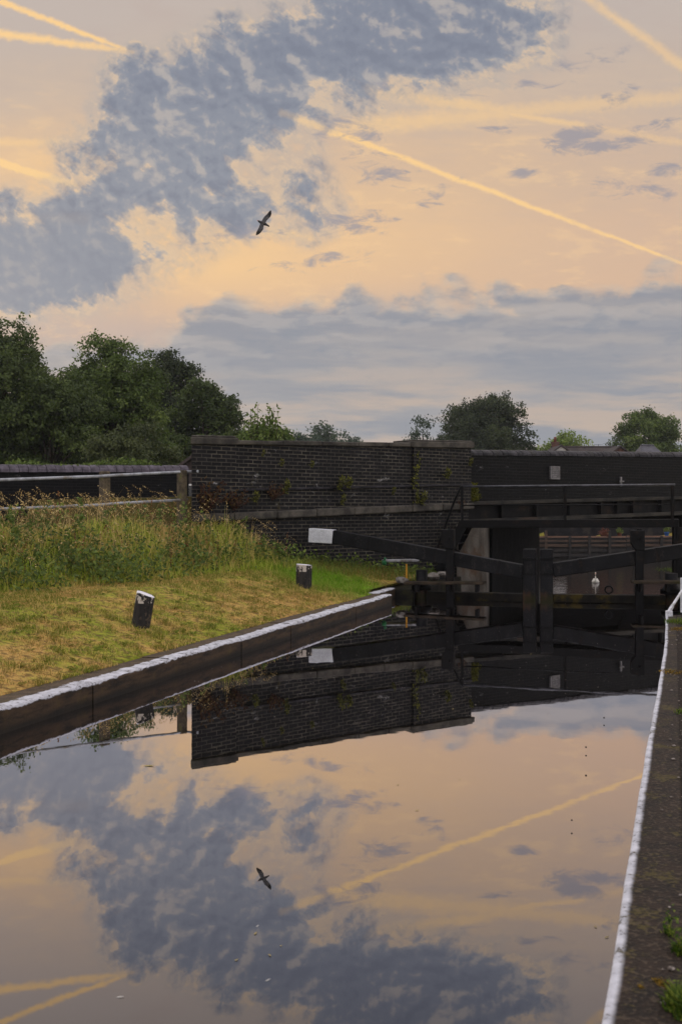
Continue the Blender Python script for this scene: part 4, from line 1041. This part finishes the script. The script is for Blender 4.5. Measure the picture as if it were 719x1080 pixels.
# right bank tufts and stones
M_tuft = leaf_mat('edge_grass', srgb(40, 62, 14), srgb(72, 98, 22), srgb(120, 128, 44))
M_moss = leaf_mat('yellow_moss', srgb(66, 54, 20), srgb(110, 86, 24), srgb(150, 118, 38))
def tuft(px, py, r, n, h, mat, label, name='grass_tuft', zb=.205, lf=0):
    Y = (EYE-zb)*F/(py-540); c_ = at(px, py, Y); rg_ = np.random.default_rng(int(px*7+py))
    th = rg_.uniform(0, 2*PI, n); rr_ = r*np.sqrt(rg_.random(n))*rg_.uniform(.6, 1.2, n)
    bs = np.column_stack([c_.x+np.cos(th)*rr_, c_.y+np.sin(th)*rr_*1.5, np.full(n, zb-.01)])
    V, Q, R_ = blades(bs, rg_.uniform(.4, 1, n)*h*(1.1-rr_/r*.5), .006 if h > .03 else .01, rg_.uniform(.3, 1, n), rg_)
    rn = np.repeat(rg_.random(n), 5)
    if lf:
        cs = np.array(c_)+rg_.normal(size=(lf,3))*np.array([r*.45, r*.7, 0]); cs[:,2] = zb+np.abs(rg_.normal(.04, h*.5, lf))
        V2, Q2 = leaves(cs, .015, .010, rg_, np.array([[0,-.2,.9]]).repeat(lf, 0), .5); Q = np.concatenate([Q, Q2+len(V)]); V = np.concatenate([V, V2]); rn = np.concatenate([rn, np.repeat(rg_.random(lf), 4)])
    npobj(name, V, [Q, R_], mat, rn, kind='stuff' if name == 'moss_cushion' else None, label=label, cat='grass tuft' if name == 'grass_tuft' else 'moss', group='tufts on the right bank path')
tuft(724, 1064, .06, 800, .09, M_tuft, 'thick green grass tuft at the lower right corner of the path', lf=60)
tuft(719, 1004, .03, 160, .07, M_tuft, 'thinner grass tuft further along, above the corner tuft', lf=60)
tuft(706, 985, .022, 26, .07, M_tuft, 'sparse weed stalks with tiny leaves by the path edge', lf=50)
tuft(697, 1036, .03, 420, .018, M_moss, 'orange yellow moss cushion beside the white line near the corner', 'moss_cushion')
tuft(676, 1040, .016, 120, .015, M_moss, 'small orange moss cushion touching the white line', 'moss_cushion')
tuft(719, 664, .16, 350, .05, M_moss, 'yellow moss patch on the far end of the path', 'moss_cushion')
tuft(722, 657, .25, 700, .10, M_tuft, 'green grass patch beside the white stay rail', lf=60)
tuft(712, 709, .14, 400, .03, M_moss, 'yellow brown moss patch halfway along the path', 'moss_cushion')
tuft(721, 752, .07, 160, .06, M_tuft, 'small grass tuft at the right picture edge midway along the path')
tuft(731, 602, .8, 1500, .12, M_tuft, 'green grass on the right bank behind the gate beam', zb=.24)
V_, F_, = [], []
m = MB()
M_chip = mottled('pale_chips', srgb(150, 140, 132), srgb(96, 86, 80), 30, .9, .4, .004)
for i in range(130):
    n_ = -LW-.1-abs(rg.normal(0, .35)); s_ = rg.uniform(-4.6, 7); r_ = rg.uniform(.004, .013)
    mm = rock(P(n_, s_, .209), r_, i, .4); m.add(mm.v, mm.f)
obj('gravel', m, M_chip, label='scattered pale stone chips on the dark path', cat='gravel', kind='stuff')

# floating leaves, feathers and specks
M_fl = mottled('floating_leaf', srgb(168, 150, 96), srgb(120, 104, 54), 20, .7, .1, .002)
M_fw = mottled('white_feather', srgb(190, 186, 180), srgb(160, 156, 150), 20, .7, .1, .002)
def wpt(px, py): return at(px, py, EYE*F/(py-540))
m = MB(); m.add([(-.05,0,.003), (-.02,.018,.006), (.02,.016,.005), (.05,0,.010), (.02,-.016,.004), (-.02,-.018,.003)], [(0,1,2,3,4,5)])
fl = obj('floating_leaf', m, M_fl, label='small yellowed leaf floating on the still water', cat='leaf', group='leaves floating on the water', origin=(0,0,0))
fl.location = wpt(158, 808); fl.scale = (.8,)*3
for px, py, sc, rz in ((628, 978, .5, 2), (640, 989, .6, .5), (270, 985, .6, 1.2), (285, 1008, .5, 2.2), (297, 998, .35, 0.2), (420, 828, .6, 1), (485, 822, .5, 2), (440, 855, .7, .3), (250, 1013, .5, .8), (560, 690, .8, .3), (478, 748, .8, 1.0), (330, 705, .7, 2.0)):
    dup(fl, wpt(px, py)+Vector((0,0,.002)), rz, sc*.4)
m = MB(); m.add([(-.05,0,.003), (-.01,.012,.008), (.045,.004,.014), (.05,-.003,.014), (-.01,-.012,.004)], [(0,1,2,3,4)])
f0 = obj('floating_feather', m, M_fw, label='pale feather floating in the foreground, far left of the white line', cat='feather', origin=(0,0,0), group='feathers on the water'); f0.location = wpt(127, 1052); f0.scale = (.3,)*3
f1 = dup(f0, wpt(272, 977), 1.0, .2, 'pale feather floating on the reflected dark cloud')
f2 = dup(f0, wpt(283, 1034),   .6, .24, 'long pale feather low in the reflected dark cloud')
M_seedk = mottled('dark_seed', srgb(40, 34, 28), srgb(26, 22, 20), 20, .7, .1, .002)
m = rock((0,0,.004), .012, 3, .7); sd0 = obj('floating_seed', m, M_seedk, label='tiny dark seed floating on the water near the right wall', cat='seed', group='dark seeds on the water', origin=(0,0,0)); sd0.location = wpt(618, 788); sd0.scale = (.5,)*3
for px, py, s_ in ((618, 797, 1.4), (618, 818, 1.6), (603, 865, 1.2), (603, 879, 1.2), (637, 757, 1.6), (637, 765, 1.5)): dup(sd0, wpt(px, py), 0, s_*.32)
m = MB()
for i in range(360):
    px = rg.uniform(200, 690); py = 646+ (rg.random()**1.3)*110
    c_ = wpt(px, py); r_ = rg.uniform(.003, .008)
    m.add([c_+Vector((r_*math.cos(q), r_*math.sin(q), .003)) for q in np.linspace(0, 2*PI, 6)[:-1]], [(0,1,2,3,4)])
obj('floating_specks', m, M_chip, label='fine pale fluff scattered over the dark reflection', cat='debris', kind='stuff')

# ------------------------------------------------------------------ houses beyond the bridge
M_rbrick = brick_mat('red_house_brick', srgb(104, 66, 56), srgb(84, 54, 48), srgb(110, 102, 94), 0, 0)
M_render = mottled('cream_render', srgb(226, 222, 218), srgb(204, 200, 196), 1.2, .9, .2, .01)
M_tile = mottled('brown_tiles', srgb(70, 58, 55), srgb(50, 43, 42), 1.5, .85, .6, .05, srgb(62, 58, 54))
M_slate = mottled('grey_slates', srgb(86, 84, 92), srgb(62, 60, 68), 1.5, .7, .5, .05)
M_glass = mottled('window_glass', (.03, .035, .04), (.02, .022, .026), 1, .15, .05, .01)
def house(label, pxa, pxb, yridge, Y, depth, wallm, roofm, ground=.9, chim=None, hip=0.0, gablew=None, pitch=.45, front=False):
    a, b = at(pxa, yridge, Y), at(pxb, yridge, Y); zr = a.z; ze = zr-depth/2*pitch*1.35
    cx = (a.x+b.x)/2; w = b.x-a.x
    o = thing('house', (cx, Y, ground), label, 'house', 'houses beyond the bridge')
    m = MB(); y0, y1 = Y-depth/2, Y+depth/2
    vs = [(a.x,y0,ground),(b.x,y0,ground),(b.x,y1,ground),(a.x,y1,ground),(a.x,y0,ze),(b.x,y0,ze),(b.x,y1,ze),(a.x,y1,ze),(a.x+hip,Y,zr-.05),(b.x-hip,Y,zr-.05)]
    m.add(vs, [(0,1,5,4),(1,2,6,9,5) if not hip else (1,2,6,5),(2,3,7,6),(3,0,4,8,7) if not hip else (3,0,4,7)])
    obj('wall', m, wallm, o, tangent=(1,0))
    m = MB(); e = .35; t_ = .14; sl = (zr-ze)/(depth/2); zo = ze-sl*e
    def rp(z): return [(a.x-e,y0-e,zo+z),(b.x+e,y0-e,zo+z),(b.x+e,y1+e,zo+z),(a.x-e,y1+e,zo+z),(a.x-e+hip*1.2,Y,zr+z),(b.x+e-hip*1.2,Y,zr+z)]
    vs = rp(.02)+rp(.02+t_)
    m.add(vs, [(6,7,11,10),(8,9,10,11),(0,4,5,1),(2,5,4,3),(7,8,11),(9,6,10),(1,5,2),(3,4,0),(0,1,7,6),(1,2,8,7),(2,3,9,8),(3,0,6,9)])
    ro = obj('roof', m, roofm, o)
    m = MB(); m.loft([(a.x-e+hip*1.2, Y, zr+t_+.03), (b.x+e-hip*1.2, Y, zr+t_+.03)], .12, 8); obj('ridge_tiles', m, roofm, ro)
    if chim:
        c_ = at(chim[0], chim[1], Y); m = MB(); m.box((c_.x, Y, (c_.z+zr-1)/2), .75, .6, c_.z-zr+1); m.box((c_.x, Y, c_.z-.12), .85, .7, .14); co = obj('chimney', m, M_rbrick, ro, tangent=(1,0))
        m = MB(); m.loft([(c_.x, Y, c_.z), (c_.x, Y, c_.z+.55)], [.17, .13], 10); obj('chimney_pot', m, M_terra, co)
    for i in range(3):
        x = a.x+w*(i+.5)/3; m = MB(); m.box((x, y0-.03, ze-1.3), 1.1, .08, 1.2); f_ = obj('window', m, M_render, o)
        m = MB(); m.box((x, y0-.075, ze-1.3), .95, .02, 1.05); obj('pane', m, M_glass, f_)
    return o
def gable(label, pxa, pxb, yapex, Y, depth, wallm, roofm, ground=.9):
    """house end-on: gable faces the canal"""
    a, b = at(pxa, yapex, Y), at(pxb, yapex, Y); zr = a.z; w = b.x-a.x; cx = (a.x+b.x)/2; ze = zr-w/2*.75
    o = thing('house', (cx, Y+depth/2, ground), label, 'house', 'houses beyond the bridge'); m = MB()
    m.add([(a.x,Y,ground),(b.x,Y,ground),(b.x,Y,ze),(cx,Y,zr-.05),(a.x,Y,ze),(a.x,Y+depth,ground),(b.x,Y+depth,ground),(b.x,Y+depth,ze),(cx,Y+depth,zr-.05),(a.x,Y+depth,ze)], [(0,1,2,3,4),(1,6,7,2),(6,5,9,8,7),(5,0,4,9)])
    obj('wall', m, wallm, o, tangent=(1,0))
    m = MB()
    for sg in (-1, 1):
        p0, p1 = Vector((cx+sg*(w/2+.3), Y-.3, ze-.22)), Vector((cx, Y-.3, zr)); q0, q1 = p0+Vector((0,depth+.6,0)), p1+Vector((0,depth+.6,0)); u = Vector((0,0,.16))
        f_ = [p0,p1,q1,q0]; m.hexa(f_, [x+u for x in f_]) if sg > 0 else m.hexa(list(reversed(f_)), [x+u for x in reversed(f_)])
    obj('roof', m, roofm, o)
    m = MB(); m.box((cx, Y-.03, ze-1.2), 1.1, .08, 1.2); f_ = obj('window', m, M_render, o); m = MB(); m.box((cx, Y-.08, ze-1.2), .95, .02, 1.05); obj('pane', m, M_glass, f_)
    return o
house('brick house with a red chimney stack and brown roof just above the parapet', 584, 646, 473, 112, 8, M_rbrick, M_tile, chim=(585.5, 466))
gable('house end with a small white gable right of the red chimney', 587, 597, 470.5, 106, 5, M_render, M_tile)
gable('house with a low brown tiled gable in the middle of the roofs', 640, 668, 471.5, 104, 6, M_rbrick, M_tile)
house('grey slate roofed house in front of the right edge tree', 665, 700, 471.5, 108, 8, M_rbrick, M_slate, hip=1.2)
gable('dark tiled house roof peeping out left of the end pier', 186, 236, 478, 46, 7, M_tile, M_tile, 1.0)
M_aer = mottled('aerial_metal', srgb(60, 56, 58), srgb(44, 42, 44), 10, .5, .1, .002)
for px, y0, Y, lab in ((631, 470, 112, 'thin aerial on the brown roof of the chimney house'), (641, 469, 112.2, 'thin taller aerial at the right end of the brown roof')):
    b = at(px, 473, Y); tp = at(px, y0-1.5, Y); ae = thing('roof_aerial', b, lab, 'aerial', 'aerials on the roofs')
    m = MB(); m.loft([b, tp], .03, 6); obj('mast', m, M_aer, ae)
    m = MB(); m.loft([tp+Vector((-.5,0,-.05)), tp+Vector((.5,0,-.05))], .015, 5)
    for k_ in range(5): x = -.45+.22*k_; m.loft([tp+Vector((x,-.25,-.05)), tp+Vector((x,.25,-.05))], .012, 5)
    obj('antenna_bar', m, M_aer, ae)

# ------------------------------------------------------------------ sky
SUN_EL, SUN_AZ = math.radians(9), math.radians(-28)     # azimuth from +Y, negative to the left
def build_world():
    w = bpy.data.worlds.new('World'); scene.world = w; w.use_nodes = True; nt = w.node_tree; nt.nodes.clear(); t = T(nt)
    d = t.coord('Generated'); x, y, z = t.sep(d)
    yy = y.max(.22); u = x/yy*10.5+3.6; v = 5.4-z/yy*10.5             # tangent-plane sky chart, 1 unit = 5.4 degrees
    uv = t.comb(u, v, 0.0)
    # --- clear part: warm haze
    def ramp(f, stops):
        n = t.new('ShaderNodeValToRGB'); cr = n.color_ramp; cr.interpolation = 'EASE'
        while len(cr.elements) < len(stops): cr.elements.new(.5)
        for e, (p_, c_) in zip(cr.elements, stops): e.position = p_; e.color = (*srgb(*c_), 1)
        t.link(f, n.inputs[0]); return S(nt, n.outputs[0])
    wob = t.noise(uv, .5, 4, .6)
    vv = (v+(wob-.5)*.9)
    def gau(u0, v0, a, b, rot=0.0):
        du, dv = u-u0, v-v0; c_, s_ = math.cos(rot), math.sin(rot)
        p_ = (du*c_+dv*s_)*(1/a); q_ = (dv*c_-du*s_)*(1/b)
        return ((p_*p_+q_*q_)*-1.0).exp()
    base = ramp((vv/6.0).clamp(), [(0.0, (198, 184, 175)), (.15, (203, 184, 169)), (.30, (211, 184, 162)), (.42, (218, 186, 160)), (.50, (220, 186, 158)), (.58, (200, 178, 166)), (.70, (178, 168, 165)), (.92, (170, 164, 164))])
    glow = gau(3.7, 2.45, 1.9, .65)*.62+gau(1.1, 1.9, 1.5, .7)*.6+gau(2.2, 2.85, 1.2, .35)*.6+gau(4.6, 1.3, 2.0, .6)*.25
    glow = glow+gau(.9, 2.35, 1.1, .3)*.45+gau(.5, 1.75, .9, .3)*.35+gau(1.9, 2.6, .9, .25)*.4
    base = t.mix(glow.clamp(), base, srgb(246, 204, 152))
    thin = t.noise(t.comb(u*.55+v*.25, v*1.9-u*.2), 1.6, 8, .62, .3); thin2 = t.noise(t.comb(u*.8, v*2.6), 4.2, 7, .65)
    base = t.mix((thin*.7+thin2*.3).ss(.47, .64)*.34*v.ss(3.4, .5)+.0, base, srgb(194, 176, 167))
    base = t.mix((thin*.6+thin2*.4).ss(.48, .38)*.30*v.ss(.4, 1.6), base, srgb(252, 212, 160))
    # --- contrails
    cwob = (t.noise(uv, 2.2, 3, .6)-.5)*.05; cn = t.noise(uv, 7.0, 5, .65); cn2 = t.noise(uv, 17.0, 4, .6); cn3 = t.noise(uv, 1.7, 4, .6)+.12
    tr = None
    for (x0, y0, x1, y1, w0, w1, k) in ((-1.5, -.58, 1.40, .55, .07, .035, 1.25), (-1.5, .16, 1.32, .53, .10, .05, .95), (-1.2, 1.36, .80, 1.95, .075, .05, 1.6), (-1, 1.5, .65, 1.5, .1, .06, .45),
        (2.98, 1.19, 7.6, 2.93, .055, .024, .95), (3.9, .95, 5.3, 1.16, .11, .09, .5), (3.6, 1.34, 7.6, .98, .15, .11, .36), (6.15, -.05, 7.6, .98, .07, .10, .45), (5.4, 1.2, 7.6, 1.58, .05, .06, .4), (-.5, 2.25, .9, 2.3, .10, .1, .3), (2.75, 2.42, 3.3, 2.5, .07, .05, .5)):
        dx, dy = x1-x0, y1-y0; L2 = dx*dx+dy*dy
        pu, pv = u-x0, v-y0+cwob
        h = ((pu*dx+pv*dy)*(1/L2)).clamp()
        ex, ey = pu-h*dx, pv-h*dy; dist = (ex*ex+ey*ey).sqrt()/((h*(w1-w0)+w0)*.8)
        I = (dist+(cn-.5)*1.3+(cn2-.5)*.9).ss(1.35, .0)*cn3.ss(.30, .60)*(h*-.35+1.1)*k
        tr = I if tr is None else tr.max(I)
    base = t.mix((tr*1.15).clamp(), base, srgb(255, 212, 150))
    # --- low cloud bank
    puff = t.noise(t.comb(u, v*1.5), 1.5, 8, .58, .25); puff2 = t.noise(t.comb(u, v*1.8), 4.2, 6, .6)
    streak = t.noise(t.comb(u*.5, v*3.2), 1.2, 6, .6, .3)
    vo = t.new('ShaderNodeTexVoronoi'); vo.feature = 'SMOOTH_F1'; t.link(t.comb(u+(puff-.5)*.6, v*1.25+(puff2-.5)*.5), vo.inputs['Vector']); vo.inputs['Scale'].default_value = 2.0; vo.inputs['Smoothness'].default_value = .35
    bil = (.42-S(nt, vo.outputs['Distance']))*.35
    puff_s = t.noise(t.comb(u*.6, v*1.9), 1.9, 4, .5); puff_o = t.noise(t.comb((u-.05)*.6, (v+.06)*1.9), 1.9, 4, .5); brel = (puff_o-puff_s)*3.2
    vtop = (u*1.35+.4).sin()*.08+(u*-.075)+3.36+u.ss(2.6, 1.2)*.22
    hgt = v-vtop+(puff-.5)*.7+(puff2-.5)*.22+bil*1.0*v.ss(4.4, 3.2)
    bank = hgt.ss(-.05, .16)
    bands = t.noise(t.comb(u*.22+.7, v*2.1+(puff-.5)*.35), 1.35, 5, .55)
    bcol = t.mix(bands.ss(.38, .62), srgb(147, 151, 161), srgb(170, 166, 167))
    bcol = t.mix(streak.ss(.5, .7)*.5, bcol, srgb(176, 170, 168))
    bcol = t.mix((brel*-1.0).ss(.02, .25)*.35*hgt.ss(1.0, .2), bcol, srgb(138, 144, 157))
    bcol = t.mix(brel.ss(.02, .25)*.4*hgt.ss(1.0, .2), bcol, srgb(186, 180, 178))
    low = v.ss(3.6, 4.3)
    bcol = t.mix(low*(streak*.5+bands*.6).ss(.50, .64)*.9, bcol, srgb(194, 176, 163))
    bcol = t.mix((hgt.ss(-.05,.03)*hgt.ss(.22,.05))*puff2.ss(.36, .6)*.7, bcol, srgb(214, 194, 174))
    col = t.mix(bank*.93, base, bcol)
    dk = t.noise(t.comb(u*.9, v*2.0), 2.0, 7, .6, .2)
    col = t.mix(dk.ss(.52, .66)*bank*v.ss(4.4, 3.5)*.45, col, srgb(138, 145, 158))
    # --- big grey blue mass sweeping from the top to the left
    E = None
    for g in ((5.45, .45, .38, .34, 0, .7), (4.9, .2, .8, .62, 0, 1.0), (4.2, .3, .8, .6, .1, 1.0), (3.2, .6, .95, .55, -.2, 1.0), (2.1, .95, .95, .5, -.25, .9), (1.35, .75, .35, .3, .3, .55), (2.1, 1.5, 1.0, .52, -.25, .78), (1.4, 1.45, .8, .25, -.1, .45), (1.55, 2.05, .9, .34, -.1, .70), (2.5, 2.2, .75, .28, .1, .52), (3.0, 1.75, .5, .35, .4, .3), (.5, 2.78, 1.05, .48, -.05, 1.05), (-.6, 2.8, 1.2, .6, 0, 1.0), (1.55, 2.65, .8, .25, -.2, .5), (3.35, 2.3, .5, .28, -.3, .45), (.4, 2.2, .5, .12, .1, .45)):
        q_ = gau(*g[:5])*g[5]; E = q_ if E is None else E+q_
    def warp(off):
        p0 = t.comb(u+off[0], v+off[1], 0.0)
        n_ = t.new('ShaderNodeTexNoise'); t.link(p0, n_.inputs['Vector']); n_.inputs['Scale'].default_value = 1.3; n_.inputs['Detail'].default_value = 3; n_.inputs['Roughness'].default_value = .5
        w_ = t.new('ShaderNodeVectorMath'); w_.operation = 'MULTIPLY_ADD'; t.link(n_.outputs['Color'], w_.inputs[0]); w_.inputs[1].default_value = (.35, .28, 0); t.link(p0, w_.inputs[2])
        q_ = S(nt, w_.outputs[0])
        return q_, t.noise(q_, 2.6, 4, .5), t.noise(q_, 6.5, 3, .5)
    q0, b0, c0 = warp((0, 0)); q1, b1, c1 = warp((-.035, .06))
    big = t.noise(q0, 1.35, 7, .58); fine = t.noise(q0, 9.0, 7, .68)
    wisp = t.noise(t.vscale(t.comb(u*.8+v*.6, v*.8-u*.6), (.42, 1.35, 1)), 3.8, 9, .68, .25)
    nz = (big-.5)*2.5+(b0-.5)*.55+(c0-.5)*.2+(fine-.5)*.75+(wisp-.5)*1.35
    rel = (b1-b0)*1.9+(c1-c0)*.45+(big-.5)*-.9+(fine-.5)*.25+(wisp-.5)*.55                    # lit side / shaded side of each billow
    field = E+nz
    cov = field.ss(.14, .86)*E.ss(.08, .3)
    veil = field.ss(-.15, .4)*E.ss(.05, .4)*.45
    col = t.mix(veil, col, srgb(192, 180, 170))
    smo = 1.0-u.ss(1.9, 1.0)*v.ss(2.1, 2.5)*.55          # the low left cloud is smoother
    ccol = t.mix(field.ss(.30, .95), srgb(186, 176, 170), srgb(142, 148, 161))
    ccol = t.mix(v.ss(1.7, .3)*field.ss(.6, 1.2)*.7, ccol, srgb(128, 135, 152))
    ccol = t.mix((rel*-1.0).ss(.0, .28)*.58*smo, ccol, srgb(118, 125, 143))
    ccol = t.mix(rel.ss(.0, .30)*.62*smo, ccol, srgb(198, 187, 178))
    ccol = t.mix((field.ss(.25, .45)*field.ss(.75, .5))*rel.ss(-.08, .16)*.75, ccol, srgb(240, 206, 164))
    col = t.mix(cov*.95, col, ccol)
    col = t.mix(tr*.18, col, srgb(254, 212, 152))
    # --- small ragged scraps
    Sc = None
    for g in ((6.05, 1.45, .36, .12, -.2, .85), (6.35, 1.52, .55, .10, -.1, .75), (5.55, 1.82, .2, .08, 0, .75), (5.3, 1.35, .35, .1, -.1, .45), (4.05, 1.78, .45, .22, .2, .55), (4.6, 2.05, .3, .15, -.4, .55), (3.7, 2.35, .6, .2, 0, .5), (6.9, 1.3, .5, .1, -.3, .5), (6.5, 1.0, .4, .14, -.5, .45), (3.6, 1.35, .5, .18, .1, .55), (6.2, .65, .7, .14, -.3, .42), (7.0, 1.8, .4, .12, 0, .55), (3.3, 2.75, .7, .12, -.1, .45), (2.6, 2.45, .8, .14, -.1, .5), (6.6, 2.0, .7, .2, 0, .4), (4.9, .9, 1.4, .16, 0, .36)):
        q_ = gau(*g[:5])*g[5]; Sc = q_ if Sc is None else Sc.max(q_)
    sf = Sc+(t.noise(t.comb(u*.7, v*1.7), 4.2, 7, .66, .5)-.5)*2.0
    col = t.mix(sf.ss(.28, .74)*Sc.ss(.05, .25)*.75, col, srgb(150, 150, 162))
    # --- rest of the dome: soft broken overcast, unseen, brightened to lift the foreground
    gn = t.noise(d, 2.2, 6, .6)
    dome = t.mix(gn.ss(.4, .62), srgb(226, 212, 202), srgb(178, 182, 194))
    front = y.ss(.12, .42)*z.ss(.62, .5)
    col = t.mix(front, dome, col)
    col = t.mix(z.ss(-.02, -.06), col, srgb(120, 112, 104))
    sky = t.new('ShaderNodeTexSky'); sky.sky_type = 'NISHITA'; sky.sun_disc = False; sky.sun_elevation = SUN_EL; sky.sun_rotation = SUN_AZ
    bg1 = t.new('ShaderNodeBackground'); t.link(sky.outputs[0], bg1.inputs[0]); bg1.inputs[1].default_value = .05
    bg2 = t.new('ShaderNodeBackground'); t.link(col, bg2.inputs[0])
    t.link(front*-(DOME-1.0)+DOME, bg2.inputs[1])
    # the clear-sky scatter shows faintly through the cloud; the dome overhead and behind is brighter
    ad = t.new('ShaderNodeMixShader'); t.link(front*.94+.0, ad.inputs[0])
    nt.links.new(bg1.outputs[0], ad.inputs[1]); nt.links.new(bg2.outputs[0], ad.inputs[2])
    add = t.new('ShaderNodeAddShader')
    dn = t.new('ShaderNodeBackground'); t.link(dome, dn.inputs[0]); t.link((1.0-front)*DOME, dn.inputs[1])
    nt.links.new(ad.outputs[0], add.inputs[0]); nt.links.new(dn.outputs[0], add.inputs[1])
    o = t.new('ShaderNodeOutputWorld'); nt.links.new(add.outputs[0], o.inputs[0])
    w.cycles.sampling_method = 'MANUAL'; w.cycles.sample_map_resolution = 512
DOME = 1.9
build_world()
sl_ = bpy.data.lights.new('sun', 'SUN'); sl_.energy = .8; sl_.angle = math.radians(14); sl_.color = (1.0, .86, .68)
so = bpy.data.objects.new('sun', sl_); C.objects.link(so)
sv = Vector((math.sin(SUN_AZ)*math.cos(SUN_EL), math.cos(SUN_AZ)*math.cos(SUN_EL), math.sin(SUN_EL)))
so.rotation_euler = sv.to_track_quat('Z', 'Y').to_euler(); so.location = (-30, 40, 30)

# ------------------------------------------------------------------ morning haze
hm = bpy.data.materials.new('haze'); hm.use_nodes = True; hm.node_tree.nodes.clear()
pv = hm.node_tree.nodes.new('ShaderNodeVolumePrincipled'); pv.inputs['Color'].default_value = (.88, .92, 1, 1); pv.inputs['Density'].default_value = .00022; pv.inputs['Anisotropy'].default_value = .3
ho = hm.node_tree.nodes.new('ShaderNodeOutputMaterial'); hm.node_tree.links.new(pv.outputs[0], ho.inputs['Volume'])
m = MB(); m.slab([(-760, -560), (760, -560), (760, 900), (-760, 900)], -6, 24)
obj('haze', m, hm, kind='stuff', label='thin morning haze over the canal', origin=(0,0,0))
# ------------------------------------------------------------------ camera
cam = bpy.data.cameras.new('camera'); co = bpy.data.objects.new('camera', cam); C.objects.link(co)
cam.sensor_fit = 'VERTICAL'; cam.sensor_height = 36; cam.sensor_width = 24; cam.lens = 36*F/1080
co.location = (0, 0, EYE); co.rotation_euler = (PI/2, 0, 0)
cam.clip_start = .05; cam.clip_end = 6000
cam.dof.use_dof = True; cam.dof.focus_distance = 19; cam.dof.aperture_fstop = 4.5
scene.camera = co
scene.view_settings.view_transform = 'Standard'; scene.view_settings.look = 'None'; scene.view_settings.exposure = 0; scene.view_settings.gamma = 1
scene.render.engine = 'CYCLES'; scene.cycles.max_bounces = 6; scene.cycles.transparent_max_bounces = 4; scene.cycles.use_denoising = True
scene.cycles.sample_clamp_indirect = 4
